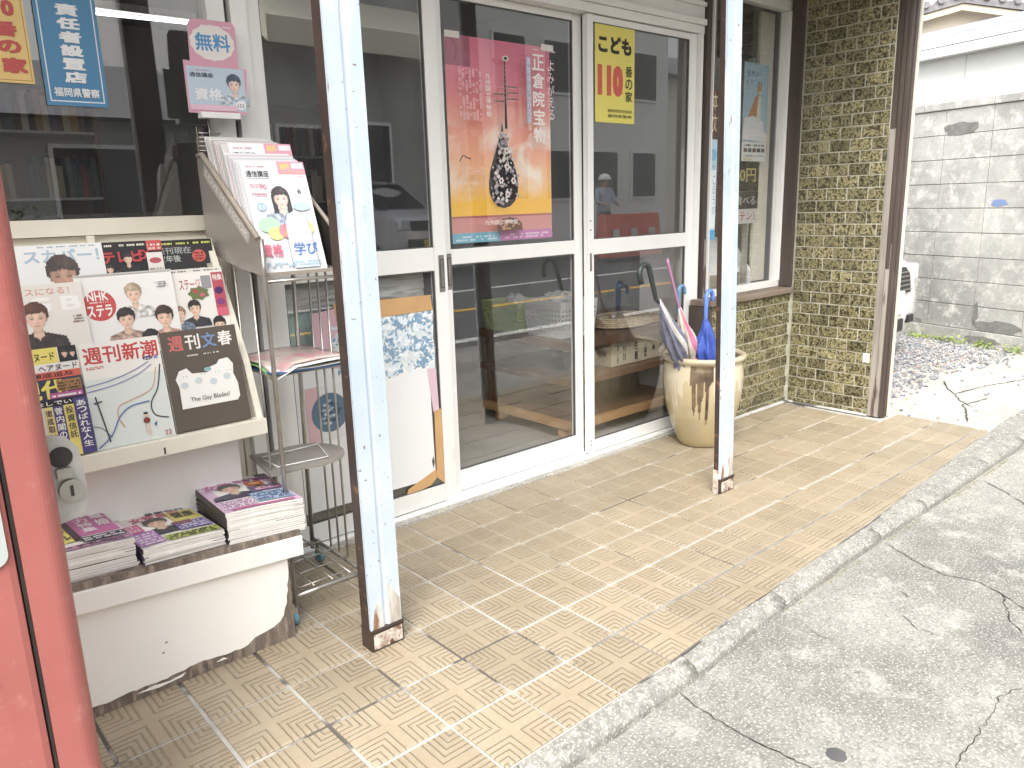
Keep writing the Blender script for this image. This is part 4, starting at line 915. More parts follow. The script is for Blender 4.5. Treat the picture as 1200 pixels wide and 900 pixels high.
# ================================================================== MAGAZINE STACKS ON THE SHELF
def shelf_z(x): return .320 + (-.63 - x) * .062
def stack(cx, cy, n, w, h, th, rot, pr, top_label, lab, group, seed, spine='paper', dz=0):
    rn = random.Random(seed); z = shelf_z(cx + w / 2) + .0015; tilt = -.062
    bmesh_ = None
    for i in range(n):
        top = i == n - 1; thk = th * rn.uniform(.85, 1.1)
        a = rot + rn.gauss(0, .006); x = cx + rn.gauss(0, .0014); y = cy + rn.gauss(0, .0012)
        b_ = B('paper'); m_ = 9; sag = rn.uniform(.001, .004) if i > n * .3 else .001
        vs = []; fs = []
        for k in range(m_ + 1):
            u = k / m_; xx = -w / 2 + w * u
            # pages fan a little towards the open edge
            f_ = 1 - .12 * u; lift = sag * math.sin(u * 3.14) * (i / n) * (1.0)
            for (yy, zz) in ((-h / 2, 0), (h / 2, 0), (h / 2, thk * f_), (-h / 2, thk * f_)): vs.append((xx, yy, zz + lift))
        for k in range(m_):
            o_ = k * 4; q = o_ + 4
            for j in range(4): jj = (j + 1) % 4; fs.append((o_ + j, q + j, q + jj, o_ + jj))
        fs += [(3, 2, 1, 0), (m_ * 4, m_ * 4 + 1, m_ * 4 + 2, m_ * 4 + 3)]
        b_.add(vs, fs); 
        # thin printed cover folded round the spine
        b_.mat(ink(spine)); b_.box(-w / 2 - .0008, -w / 2 - .0001, -h / 2, h / 2, 0, thk); b_.box(-w / 2, w / 2 - .001, -h / 2 + .001, h / 2 - .001, thk * .93 + .0003, thk + .0002) if not top else None
        o = b_.build('magazine', local=True, label=(top_label if top else lab), cat=MAG, group=group)
        tb = tilt
        m4 = Matrix.Translation((x, y, z)) @ Matrix.Rotation(-tb, 4, 'Y') @ Matrix.Rotation(a, 4, 'Z')
        m4 = Matrix.Translation((x, y, z)) @ Matrix.Rotation(-tilt * 1.0, 4, 'Y') @ Matrix.Rotation(a, 4, 'Z')
        o.matrix_world = m4
        if top:
            q = Print(w, h); q.z = thk + .0006; q.b = pr.b
            q.b.v = [(vx - w / 2, vy - h / 2, vz + thk + (sag * math.sin(min(max(vx / w, 0), 1) * 3.14)) * (i / n) * 1.0 - thk * .12 * min(max(vx / w, 0), 1) + .0004) for vx, vy, vz in pr.b.v]
            pp = q.b.build('printed_cover', local=True); pp.parent = o
        z += thk + .0004
GS = 'magazines stacked on the cabinet shelf'
p = Print(.215, .280); p.rect(0, 0, 1, 1, 'E9C3E4'); p.rect(0, .90, 1, 1, '6A5A78'); p.rect(.02, .70, .62, .89, 'F2E6F2'); p.text('女性', .05, .70, .45, .87, 'D85AB8', .05); p.text('特集 最新', .48, .78, .95, .88, 'C03AA0', .04)
p.face(.36, .66, .14, hair='3A2E2C', top='3F4A5E'); p.rect(.55, .42, .95, .60, '5E6E92'); p.face(.72, .54, .07, hair='2A2422', top='7A88A8', body=False); p.rect(.58, .62, .82, .76, 'D8563A'); p.ell(.70, .69, .08, .05, 'F0B060', 14)
p.rect(.60, .44, .96, .53, 'B0248A'); p.text('独占告白', .62, .45, .94, .52, 'F6E8F2', .03); p.rect(.04, .06, .45, .30, 'F4E2F2'); p.scrib(.05, .07, .44, .29, 5, '9A3A8A'); p.rect(.47, .10, .96, .38, 'A8C4E2'); p.scrib(.49, .12, .94, .36, 6, '34448A'); p.scrib(.04, .32, .5, .40, 3, '6A2A6A'); p.rect(.1, .0, .9, .05, 'D86AA8'); p.scrib(.64, .78, .98, .88, 3, '7A2A7A')
stack(-.718, .740, 15, .215, .280, .0062, -.03, p, 'pink women\'s weekly lying on top of the tall right-hand stack', 'white-edged magazine inside the tall right-hand stack on the shelf', GS, 1, '4A423C')
p = Print(.205, .280); p.rect(0, 0, 1, 1, 'F0E4EC'); p.text('小室×眞子さま', .10, .88, .98, .98, '1E1E28', .03); p.text('直撃取材', .40, .79, .92, .87, '2A2A50', .03); p.ell(.08, .90, .07, .06, 'E0425A', 16); p.text('女性自由', .18, .66, .80, .80, 'D83A6A', .04)
p.rect(.62, .46, .98, .76, 'D8CC3A'); p.text('健康', .66, .55, .95, .72, '3A3A14', .04); p.face(.42, .54, .14, hair='4A3C34', top='2E3440'); p.rect(.0, .40, .22, .62, 'E85AA0'); p.scrib(.02, .42, .2, .6, 4, 'FAF0F4', vert=True); p.rect(.0, .04, .30, .38, 'C080D0'); p.scrib(.02, .06, .28, .36, 5, 'FAF0FA'); p.rect(.56, .20, .98, .42, '6A5AA8'); p.scrib(.58, .22, .96, .40, 4, 'F2EAF6'); p.rect(.32, .02, .98, .16, 'B8C44A'); p.scrib(.34, .03, .96, .15, 3, '2A2A2A'); p.rect(.55, .36, .8, .44, '8A4A5A')
stack(-.944, .748, 8, .205, .280, .0055, .05, p, 'women\'s weekly with a dark-haired man on top of the low middle stack', 'white-edged magazine inside the low middle stack on the shelf', GS, 2, '5A4A6A')
p = Print(.205, .280); p.rect(0, 0, 1, 1, 'E8E2E6'); p.rect(.52, .30, .98, .96, 'D86AB0'); p.text('総力特集', .60, .36, .76, .92, 'FAF0F6', .04, vert=True); p.text('離婚', .80, .46, .95, .88, 'FAF0F6', .04, vert=True); p.rect(.30, .20, .44, .86, 'EFE04A'); p.text('金メダル', .31, .26, .43, .82, '2A2A18', .03, vert=True); p.rect(.44, .20, .52, .9, '4A2A34'); p.ell(.15, .35, .16, .16, 'F4F2E8', 20); p.rect(0, .02, 1, .10, 'DDA0C8'); p.scrib(.02, .03, .98, .09, 2, '4A2A4A'); p.rect(.5, .12, .98, .24, '3A3448'); p.scrib(.52, .13, .96, .23, 2, 'F4F0F4'); p.rect(.7, .9, .98, 1, '7AA04A')
stack(-1.160, .752, 13, .205, .280, .0058, .04, p, 'magazine with pink and yellow vertical headlines on top of the left stack', 'white-edged magazine inside the left stack next to the red box', GS, 3, '3A3440')

# ================================================================== BROCHURE RACK
rk = thing('brochure_rack', 'grey steel brochure rack on castors between magazine cabinet and canopy post', 'rack', (-.52, .84, 0))
xl, xr, yf, yb = -.636, -.405, .655, 1.02
T = lambda pts, r_, nm='wire', n=8, mat='steel': B(mat).tube(pts, r_, n).build(nm, parent=rk)
T([(xl - .004, yf, .06), (xl, yf, 1.03), (xl, yf, 1.118)], .0065, 'front_post'); T([(xr, yf, .08), (xr, yf, .085)], .004, 'stub')
T([(xr + .0, yb - .01, .05), (xr + .02, yb - .01, 1.02)], .0075, 'rear_post'); T([(xl, yb, .06), (xl, yb, 1.06)], .0065, 'rear_post')
T([(xr, yf + .01, .085), (xl - .03, yf + .012, .085)], .0085, 'foot_rail'); T([(xr + .02, yb - .02, .075), (xl, yb - .02, .078)], .0065, 'foot_rail')
T([(xl, yf, .085), (xl, yb, .078)], .006, 'side_rail'); T([(xr, yf, .085), (xr + .01, yb, .078)], .006, 'side_rail')
for k in range(4): T([(xl + .0, yf + .03 + k * .085, .098), (xr, yf + .03 + k * .085, .098)], .0028)
for k in range(3): T([(xl + .06 + k * .06, yf, .102), (xl + .07 + k * .06, yb, .102)], .0028)
for k, yy in enumerate((.745, .80, .855)):                     # upright bars on the right side
    T([(xr + .002 + k * .0, yy + .02, .10), (xr + .004, yy + .02, 1.02)], .0035, 'upright_wire')
for k, yy in enumerate((.75, .86, .93)): T([(xl + .002, yy, .10), (xl + .002, yy, 1.03)], .0035, 'upright_wire')
T([(xl, yf, 1.005), (xr, yf, 1.005)], .0045, 'cross_wire')
# lower round-edged tray, two wire shelves
tr_ = B('rack_metal'); P = []
for i in range(25):
    a = R(-115 + 230 * i / 24); P.append((-.515 + .118 * math.cos(a) + .015, .80 + .118 * math.sin(a) * 1.0, .452))
P += [(xl + .01, .92, .452), (xl - .02, .70, .452)]
tr_.prism(P, (0, 0, .007)).build('round_tray', parent=rk)
T([(xl + .02, .74, .463), (xr - .06, .72, .463), (xr - .02, .86, .463), (xl + .02, .86, .463), (xl + .02, .74, .463)], .002, 'tray_wire', mat='aluminium')
B('rack_metal').box(xl, xr, .67, .98, .742, .746).build('paper_shelf', parent=rk)
# sloping hopper with printed side strip
hop = [(1.035, 1.345), (.995, 1.352), (.668, 1.118), (.660, 1.022), (.80, 1.035), (1.03, 1.075)]
hp = B('rack_metal').prism([(xl - .004, y, z) for y, z in hop], (.004, 0, 0)); hp = hp.build('hopper_side', parent=rk)
B('taupe').tube([(xl - .002, .668, 1.118), (xl - .002, .995, 1.352), (xl - .002, 1.028, 1.350)], .008, 8).build('rolled_edge', parent=hp)
B('rack_metal').prism([(xl + .002, .675, 1.018), (xr, .675, 1.018), (xr, 1.03, 1.072), (xl + .002, 1.03, 1.072)], (0, 0, .004)).build('hopper_floor', parent=rk)
hr = B('black_paint').prism([(xr, y, z) for y, z in hop], (.004, 0, 0)).build('hopper_side', parent=rk)
B('taupe').tube([(xr + .002, .668, 1.118), (xr + .002, .995, 1.352)], .006, 8).build('rolled_edge', parent=hr)
B('rack_metal').box(xl + .001, xr, 1.028, 1.034, 1.07, 1.40).build('hopper_back', parent=rk)
B('taupe').prism([(xl + .001, .664, 1.018), (xr, .664, 1.018), (xr, .664, 1.028), (xl + .001, .664, 1.028)], (0, .006, 0)).build('hopper_lip', parent=rk)
for k in range(5): T([(xl + .0, 1.02 - k * .002, 1.365 + k * .012), (xl + .07, 1.02, 1.365 + k * .012)], .002, 'louvre_wire')
T([(xl, 1.02, 1.34), (xl, 1.02, 1.43), (xl + .03, 1.0, 1.37)], .002, 'wire_clip')
# side strip lettering, reads down the slope (on the outer side of the hopper)
ps = Print(.33, .036); ps.rect(0, 0, 1, 1, 'B9B4AC'); ps.text('LOVE MY MOOK', .04, .22, .96, .78, 'E6E2DA', .02)
st = ps.b.build('side_strip', local=True); d_ = Vector((0, .668 - .995, 1.118 - 1.352)).normalized()
upv = Vector((0, -d_.z, d_.y)) if (-d_.z * 0 + d_.y) > 0 else Vector((0, d_.z, -d_.y))
org = Vector((xl - .0046, .985, 1.310)); z_ = Vector((-1, 0, 0)); x_ = d_; y_ = z_.cross(x_)
m4 = Matrix((x_, y_, z_)).transposed().to_4x4(); m4.translation = org + y_ * -.020
st.parent = hp; st.matrix_world = m4
for (x, y) in ((xl - .01, yf + .01), (xr + .02, yb - .02), (xl, yb - .03)):
    c_ = B('rack_metal').box(x - .009, x + .009, y - .012, y + .012, .036, .07).build('castor_fork', parent=rk)
    B('rubber_blue').tube([(x - .008, y, .022), (x + .008, y, .022)], .022, 16).build('castor_wheel', parent=c_)
# brochures in the hopper
def course_cover(w, h, front=True):
    p = Print(w, h); p.rect(0, 0, 1, 1, 'F2F3F5'); p.rect(.56, .88, 1.0, 1, 'F0A0B8'); p.ell(.60, .91, .05, .04, 'F0A0B8', 14); p.text('無料', .60, .925, .76, .985, 'F4D85A', .05); p.rect(.79, .935, .98, .985, 'F6EAEE'); p.scrib(.62, .895, .97, .915, 1, 'E8C860')
    p.text('通信講座', .05, .855, .40, .915, '4A4A50', .02); p.scrib(.06, .945, .36, .965, 1, 'D88AA0'); p.rect(.05, .84, .40, .844, '8A8A90'); p.scrib(.84, .855, .97, .87, 1, 'E890A8')
    if front:
        p.face(.50, .66, .13, hair='4C4648', skin='F6DED0', top='C8D8EC', long_=True); p.text('6', .79, .70, .85, .745, '5A6A8A', .03)
        p.scrib(.06, .76, .26, .80, 2, 'E080A0'); p.scrib(.06, .68, .30, .72, 2, 'E8A0B0'); p.text('10', .22, .745, .32, .79, 'E080A0', .02); p.ell(.17, .585, .075, .065, '9CC4E8', 18); p.text('53', .12, .56, .22, .60, 'F4F6FA', .03)
        p.ell(.22, .42, .17, .12, 'B8E0C0', 16); p.ell(.30, .34, .12, .10, 'E8E07A', 14); p.ell(.48, .36, .13, .11, 'F08AA0', 20); p.ell(.50, .34, .08, .06, 'F4B060', 14); p.ell(.76, .38, .16, .12, 'F4E08A', 16); p.ell(.80, .58, .14, .07, 'BFE4EE', 14)
        P = [(.60 + .20 * math.cos(R(a)) + .05, .38 + .17 * math.sin(R(a))) for a in range(180, -1, -12)]; P = [(.45, .02)] + P + [(.88, .02)]; p.line(P, .006, '6A6478'); p.poly([(.47, .02), (.47, .38), (.52, .50), (.66, .545), (.80, .50), (.85, .38), (.87, .02)], 'D8E2F2')
        p.text('資格', .02, .13, .34, .25, 'E86A8A', .04); p.text('学び', .52, .13, .90, .25, '5A84C4', .04); p.scrib(.04, .04, .9, .09, 2, '9CC8DC')
    else: p.face(.46, .70, .12, hair='3E3836', skin='F6DED0', top='C8D8EC', long_=True)
    return p
GB = 'free course brochures in the steel rack'
lean = (0, .33, 1)
sheet('brochure', 'free course brochure with smiling dark-haired woman, foremost in the steel rack', 'brochure', course_cover(.186, .312), (-.618, .690, 1.026), (1, 0, 0), lean, th=.0025, group=GB, printname='printed_cover')
sheet('brochure', 'free course brochure standing highest in the rack, behind the foremost one', 'brochure', course_cover(.186, .312, False), (-.612, .772, 1.080), (1, 0, 0), lean, th=.0025, group=GB, printname='printed_cover')
for k in range(6):
    b_ = B(ink(('D8D8DC', 'E6DCE0', 'C8CCD2', 'E0E0E0', 'D6C6CC', 'E8E8EA')[k])); b_.box(0, .19, 0, .30, -.005, 0, bev=.0008)
    o = b_.build('brochure', local=True, label='pale brochure filed edge-on between the two front brochures in the steel rack', cat='brochure', group=GB); place(o, (-.626 - .0012 * k, .703 + k * .0105, 1.038 + k * .005), (1, 0, 0), lean)
for k in range(8):
    b_ = B(ink(('E6E2DC', 'C8CCC6', 'E8D8D8', 'DAD6D0', 'C6B8B8', 'E8E4E0', 'D2D6D2', 'E2DAD4')[k])); b_.box(0, .19, 0, .30, -.005, 0, bev=.0008)
    o = b_.build('brochure', local=True, label='pale brochure packed upright at the back of the steel rack', cat='brochure', group=GB); place(o, (-.624 - .001 * k, .790 + k * .014, 1.088 + k * .004), (1, 0, 0), lean)
# leaflets on the middle shelf
M('glossy_leaflet', (.62, .56, .48), (.50, .34, .36), 14, rough=.2, c3=(.66, .30, .34), s3=9, f3=(.5, .65))
for k, (lab, c, dx, dy, a) in enumerate((('blue-edged booklet at the bottom of the pile on the rack shelf', '3A6AA0', 0, 0, .02), ('white booklet second from the bottom of the pile on the rack shelf', 'E8E8E6', .006, -.004, -.03), ('green and yellow leaflet in the pile on the rack shelf', '7FB060', -.004, .002, .04), ('white folded leaflet with a drooping corner on the rack shelf', 'F0F0EE', .012, -.006, -.02), ('glossy reddish leaflet on top of the pile on the rack shelf', 'glossy_leaflet', .004, .012, .05))):
    m_ = MATS[c] if c in MATS else ink(c); b_ = B(m_); n = 8; w_, h_ = .24, .27 - .012 * (k % 3); vs = []; fs = []
    for i in range(n + 1):
        for j in range(n + 1):
            x, y = -w_ / 2 + w_ * i / n, -h_ / 2 + h_ * j / n
            droop = -.030 * max(0, 1 - (x + w_ / 2) / .06) * max(0, 1 - (y + h_ / 2) / .08) * (1 if k >= 1 else 0)
            vs.append((x, y, .002 * math.sin(i * .8 + k) + droop))
    nv = len(vs); vs += [(x, y, z - .002) for x, y, z in vs]
    for i in range(n):
        for j in range(n):
            q = i * (n + 1) + j; fs += [(q, q + n + 1, q + n + 2, q + 1), (nv + q, nv + q + 1, nv + q + n + 2, nv + q + n + 1)]
    for i in range(n):
        for q, r_ in ((i * (n + 1), (i + 1) * (n + 1)), ((i + 1) * (n + 1) + n, i * (n + 1) + n), (i + 1, i), (n * (n + 1) + i, n * (n + 1) + i + 1)): fs.append((q, r_, nv + r_, nv + q))
    b_.add(vs, fs, True); o = b_.build('leaflet', local=True, label=lab, cat='leaflet', group='leaflets on the rack shelf')
    o.location = (-.515 + dx, .80 + dy, .7505 + k * .0052); o.rotation_euler = (0, 0, a)

# ================================================================== POP SIGN clipped above the rack
sg = thing('display_card', 'pink cut-out card saying free, with a smiling woman, clipped above the brochure rack', 'sign', (-.56, 1.04, 1.45))
zo, zk = (-.648, 1.03, 1.470), None
rt = Vector((1, -.06, 0)).normalized(); up = Vector((0.02, .02, 1))
p = Print(.180, .255)
p.poly([(0, 0), (.93, 0), (1, .50), (.87, .515), (.88, .94), (.83, 1), (.20, 1), (.13, .94), (.11, .55), (0, .56)], 'E9A3BC')
p.rect(.03, .03, .94, .50, 'C3D7E8'); p.ell(.49, .76, .34, .26, 'F2ECE6', 28, wob=.05); p.text('無料', .22, .67, .77, .86, '3F9BD8', .035); p.scrib(.2, .93, .80, .955, 1, 'F8E6EE')
p.text('通信講座', .07, .385, .44, .435, '4A5560', .02); p.scrib(.08, .455, .40, .47, 1, 'D070A0'); p.text('資格', .12, .14, .56, .27, 'F8F8FA', .04); p.text('で', .58, .14, .64, .18, '5A6A80', .02)
p.face(.76, .33, .11, hair='45526A', skin='F2D8CC', top='D8E6F2', clip=.06); p.ell(.84, .10, .085, .075, 'F4F4F4', 18); p.text('153', .79, .075, .89, .115, '4A5A70', .02); p.rect(.03, .03, .78, .09, 'F0C0D4')
for_card = [(x * .180, y * .255) for x, y in [(0, 0), (.93, 0), (1, .50), (.87, .515), (.88, .94), (.83, 1), (.20, 1), (.13, .94), (.11, .55), (0, .56)]]
cb_ = B('paper').prism([(x, y, -.0015) for x, y in for_card], (0, 0, .0015)).build('card', local=True); cp_ = p.b.build('printed_face', local=True); cp_.parent = cb_
place(cb_, zo, rt, up); bpy.context.view_layer.update(); cb_.parent = sg; cb_.matrix_parent_inverse = Matrix.Translation(-LOC[sg.name])
B('aluminium').box(-.620, -.505, 1.010, 1.042, 1.455, 1.472, bev=.002).build('clip_bar', parent=sg)
B('steel').tube([(-.598, 1.028, 1.456), (-.592, 1.03, 1.34)], .0018, 6).build('clip_wire', parent=sg)

# ================================================================== RED BOX in the left foreground
rb = thing('red_steel_box', 'tall faded red steel cabinet with a door seam and lock bracket at the left edge', 'cabinet', (-1.62, .1, -.05))
bx = B('red_paint'); bx.box(-1.95, -1.364, -.002, .34, -.05, 1.72, bev=.012); bx.build('door_panel', parent=rb)
b_ = B('red_paint'); P = []
for i in range(9): a = R(-90 + 90 * i / 8); P.append((-1.322 + .028 * math.cos(a), .026 + .028 * math.sin(a), -.05))
P += [(-1.294, .36, -.05), (-1.358, .36, -.05), (-1.358, -.002, -.05)]
b_.prism(P, (0, 0, 1.775), smooth=False); b_.build('corner_pillar', parent=rb)
B('black_paint').box(-1.3635, -1.3585, .004, .35, -.05, 1.715).build('door_seam', parent=rb)
pl_ = B(M('pale_plate', (.42, .46, .44), (.38, .42, .40), 4, rough=.4)); pr0 = []
for i in range(7): a = R(-90 + 90 * i / 6); pr0.append((-1.394 + .02 * math.cos(a), -.0035, .697 + .02 * math.sin(a)))
pr0 += [(-1.374, -.0035, 1.1), (-1.60, -.0035, 1.1), (-1.60, -.0035, .677)]
pl_.prism(pr0, (0, -.003, 0)).build('instruction_plate', parent=rb)
B('galvanised').tube([(-1.425, -.001, .495), (-1.425, -.006, .495)], .006, 12).build('rivet', parent=rb)
lk = MB().mat('galvanised'); LX, LY, LZ = -1.292, .06, .775
out = [(0, -.078), (.040, -.070), (.047, -.055), (.050, -.02), (.047, .045), (.030, .068), (0, .076)]
hole = []
lk.prism([(LX + x, LY, LZ + z) for x, z in out], (0, .004, 0)); lk_o = lk.build('lock_bracket', parent=rb)
B('black_paint').tube([(LX + .019, LY - .0015, LZ + .035), (LX + .019, LY - .0003, LZ + .035)], .0175, 20).build('padlock_hole', parent=lk_o)
B('steel').prism([(LX + .008, LY - .0017, LZ + .018), (LX + .030, LY - .0017, LZ + .018), (LX + .030, LY - .0017, LZ + .0005), (LX + .008, LY - .0017, LZ + .0005)], (0, -.010, 0)).build('shackle', parent=lk_o)
B('steel').tube([(LX + .026, LY - .0003, LZ - .022), (LX + .026, LY - .009, LZ - .022)], .0185, 28).build('lock_cylinder', parent=lk_o)
B('black_paint').box(LX + .0235, LX + .0285, LY - .0102, LY - .0093, LZ - .031, LZ - .013).build('keyhole', parent=lk_o)

# ================================================================== SIGNS ON THE GLASS
p = Print(.190, .40); p.rect(0, 0, 1, 1, 'F6CE66'); 
for a in ((.03, .015, .97, .02), (.965, .015, .975, .99)): p.rect(*a, 'B8862A')
p.text('こども', .10, .53, .88, .64, 'D4453A', .09); p.text('110', .50, .395, .88, .505, 'D4453A', .20); p.text('番', .60, .28, .88, .37, 'D4453A', .08); p.text('の', .62, .18, .90, .26, 'D4453A', .08); p.text('家', .64, .06, .94, .155, 'D4453A', .08)
sheet('window_sign', 'orange-yellow sign with red lettering and number at the left end of the display window', 'sign', p, (-1.200, 1.112, 1.530), (1, 0, 0), (0, 0, 1), th=.001)
p = Print(.150, .52); p.rect(0, 0, 1, 1, '3D8FC0'); p.rect(.06, .02, .94, .026, 'E8F0F4'); p.rect(.055, .02, .075, 1, 'E8F0F4'); p.rect(.925, .02, .945, 1, 'E8F0F4')
p.text('責任者設置店', .33, .11, .70, .50, 'F6F8FA', .09, vert=True); p.text('福岡県警察', .13, .045, .87, .09, 'F2F6F8', .04)
sheet('window_sign', 'blue sign with bold white vertical lettering inside the display window', 'sign', p, (-.988, 1.112, 1.480), (1, 0, 0), (0, 0, 1), th=.001)
# exhibition poster: plain lute stand-in over a sunset sky
m, t, b = base_mat('sunset_print'); co = coords(t); sp = nn(t, 'SeparateXYZ'); t.links.new(co, sp.inputs[0])
yy = math_(t, 'MULTIPLY', sp.outputs[1], 1 / .775); cr2 = nn(t, 'ValToRGB'); e = cr2.color_ramp.elements
e[0].position = 0; e[0].color = srgb('F0C048'); e[1].position = 1; e[1].color = srgb('DC7892')
for ps_, c_ in ((.20, 'F4BE4E'), (.30, 'F6C48E'), (.48, 'F2AC90'), (.62, 'F09A8C'), (.80, 'EA8E9C')): q = e.new(ps_); q.color = srgb(c_)
t.links.new(yy, cr2.inputs[0])
cl = noise(t, co, 5.5, 5, .55, lo=.46, hi=.62, dist=.6); band = nn(t, 'MapRange', interpolation_type='SMOOTHSTEP'); band.inputs[1].default_value = .72; band.inputs[2].default_value = .50; t.links.new(yy, band.inputs[0])
low = nn(t, 'MapRange'); low.inputs[1].default_value = .20; low.inputs[2].default_value = .30; t.links.new(yy, low.inputs[0])
fc = math_(t, 'MULTIPLY', math_(t, 'MULTIPLY', cl, band.outputs[0]), low.outputs[0])
c = mixc(t, fc, cr2.outputs[0], srgb('FAE8D8')[:3]); t.links.new(c, b.inputs['Base Color']); b.inputs['Roughness'].default_value = .35; MATS['sunset_print'] = m
p = Print(.545, .775)
p._add([(0, 0), (1, 0), (1, 1), (0, 1)], [(0, 1, 2, 3)], 'sunset_print')
p.rect(0, .05, 1, .125, 'E89890'); p.rect(0, .0, 1, .05, '6FC0DC'); p.rect(.45, .0, 1, .05, 'D878C0'); p.scrib(.03, .01, .42, .04, 2, 'D8EEF6'); p.scrib(.5, .01, .96, .04, 2, 'F4D8EE'); p.rect(0, .125, 1, .135, 'C86868')
p.rect(0, .86, .22, 1, 'C0607A'); curve(p, [(.08, .88), (.10, .94), (.06, .98)], .012, 'A8486A')
# lute
def lute(s, cy0, flip=1, cols=('2A2624', 'D8D0C4')):
    body = []
    for i in range(31):
        a = math.pi * 2 * i / 30 - math.pi / 2; r_ = .145 * (1 - .0 * math.sin(a))
        yv = math.sin(a); xv = math.cos(a); k = 1 - .62 * max(0, yv) ** .8
        body.append((.50 + xv * r_ * k, cy0 + flip * (.165 + yv * .165)))
    return body
bd = [(0.500, 0.610), (0.515, 0.552), (0.540, 0.506), (0.585, 0.436), (0.625, 0.367), (0.645, 0.297), (0.640, 0.251), (0.610, 0.205), (0.560, 0.179), (0.500, 0.170), (0.440, 0.179), (0.390, 0.205), (0.360, 0.251), (0.355, 0.297), (0.375, 0.367), (0.415, 0.436), (0.460, 0.506), (0.485, 0.552)]
p.poly([(x + .0, y) for x, y in bd], '2A2624')
rn = random.Random(2)
for i in range(130):
    y = rn.uniform(.19, .55); hw_ = .125 if y < .36 else .125 * max(.08, (.585 - y) / .24)
    x = .5 + rn.uniform(-hw_, hw_); r_ = rn.uniform(.008, .020); p.ell(x, y, r_, r_, rn.choice(('D8D0C8', 'B8A8B4', 'E4DED6', 'A89CA8')), 8, wob=-.35)
for (x, y) in ((.5, .46), (.44, .31), (.56, .31), (.5, .24), (.5, .38)): p.ell(x, y, .028, .028, 'E8E2DA', 12, wob=-.3); p.ell(x, y, .010, .010, '8A4A5A', 8)
p.poly([(.488, .57), (.512, .57), (.508, .72), (.506, .90), (.494, .90), (.492, .72)], '3A2E30')
for i in range(9): p.rect(.486, .70 + i * .022, .514, .703 + i * .022, 'C8B8B0')
for (x0, x1, y) in ((.51, .62, .775), (.51, .62, .745), (.38, .49, .735), (.51, .62, .715), (.38, .49, .700)):
    p.line([(x0, y), (x1, y + .002)], .010, '4A3236')
    for k in range(4): p.rect(x0 + (x1 - x0) * (k + .3) / 4, y - .003, x0 + (x1 - x0) * (k + .6) / 4, y + .004, 'D8C8C0')
p.ell(.50, .91, .032, .020, 'D8CCC4', 12); p.ell(.5, .91, .016, .010, '3A2E30', 10)
p.poly([(.37, .052), (.63, .052), (.62, .09), (.57, .115), (.5, .122), (.43, .115), (.38, .09)], '7A5A4C')
for i in range(26): x = rn.uniform(.40, .60); y = rn.uniform(.06, .105); p.ell(x, y, .012, .008, 'C89A80', 7)
p.text('正倉院宝物', .755, .50, .875, .955, 'FBF2EE', .03, vert=True); p.text('よみがえる', .905, .62, .975, .93, 'F7D8D8', .0, vert=True); p.rect(.69, .60, .735, .93, 'B8B8D8'); p.text('再現模造にみる天平の技', .695, .47, .732, .925, 'F4EEF6', .0, vert=True)
p.text('九州国立博物館', .29, .62, .335, .83, 'FBEFEA', .01, vert=True); p.scrib(.05, .60, .26, .84, 7, 'F0B0B8', vert=True, fill=.6); p.scrib(.75, .965, .98, .975, 1, 'F7D8D8'); p.text('九州国立博物館', .24, .088, .56, .112, 'FBEFEA', .01); pass
curve(p, [(.03, .40), (.06, .43), (.10, .42), (.13, .415)], .008, '3A3438'); p.scrib(.03, .34, .25, .38, 3, 'E8B8A8'); p.scrib(.03, .29, .22, .31, 2, 'E8C0A8')
for a in ((.0, .994, .18, 1.03), (.90, .96, 1.0, .995)): pass
ex = sheet('exhibition_poster', 'large pink and orange sunset poster with an ornate lute on the middle door', 'poster', p, (.370, 1.1585, 1.040), (1, 0, 0), (0, 0, 1), th=.0008)
for (x, z) in ((.37, 1.812), (.865, 1.812)): B(ink('E8E4DE')).box(x, x + .07, 1.1545, 1.1553, z - .01, z + .014).build('tape', parent=None, label=('left tape holding up the pink poster' if x < .5 else 'right tape holding up the pink poster'), cat='tape')
p = Print(.262, .402); p.rect(0, 0, 1, 1, 'F6E638'); p.text('こども', .08, .72, .92, .90, '1C1C1A', .09); p.text('110', .06, .24, .70, .64, 'E8503E', .27); p.text('番の家', .76, .22, .94, .62, '1C1C1A', .02, vert=True)
p.text('福岡県防犯協会', .30, .11, .93, .145, '2A2A20', .0); p.text('福岡県警察', .30, .055, .93, .09, '2A2A20', .0)
sheet('window_sign', 'bright yellow sign with black hiragana and big red 110 on the right door', 'sign', p, (1.142, 1.1095, 1.528), (1, 0, 0), (0, 0, 1), th=.0008)

# ================================================================== UMBRELLA POT
pot = thing('umbrella_pot', 'large cream and ochre glazed ceramic pot with dark drips, used as umbrella stand', 'pot', (1.64, .86, 0))
prof_o = [(.100, .001), (.108, .006), (.122, .03), (.145, .09), (.168, .16), (.184, .23), (.193, .30), (.194, .35), (.190, .395), (.185, .415), (.188, .424), (.200, .432), (.206, .443), (.204, .452), (.195, .458), (.180, .455), (.172, .445), (.170, .42), (.174, .35), (.168, .25), (.14, .12), (.09, .03), (0, .028)]
def resample(pf, n):
    out = []; L = [0]
    for a, c in zip(pf, pf[1:]): L.append(L[-1] + math.hypot(c[0] - a[0], c[1] - a[1]))
    for i in range(n):
        s_ = L[-1] * i / (n - 1); k = max(j for j in range(len(L)) if L[j] <= s_ + 1e-9); k = min(k, len(pf) - 2); t_ = (s_ - L[k]) / (L[k + 1] - L[k]); out.append((pf[k][0] + (pf[k + 1][0] - pf[k][0]) * t_, pf[k][1] + (pf[k + 1][1] - pf[k][1]) * t_))
    return out
NP = 240; pf = resample(prof_o, 110)
b_ = MB(); m, t, b = base_mat('pot_glaze'); at_ = nn(t, 'VertexColor', layer_name='glaze'); co = coords(t)
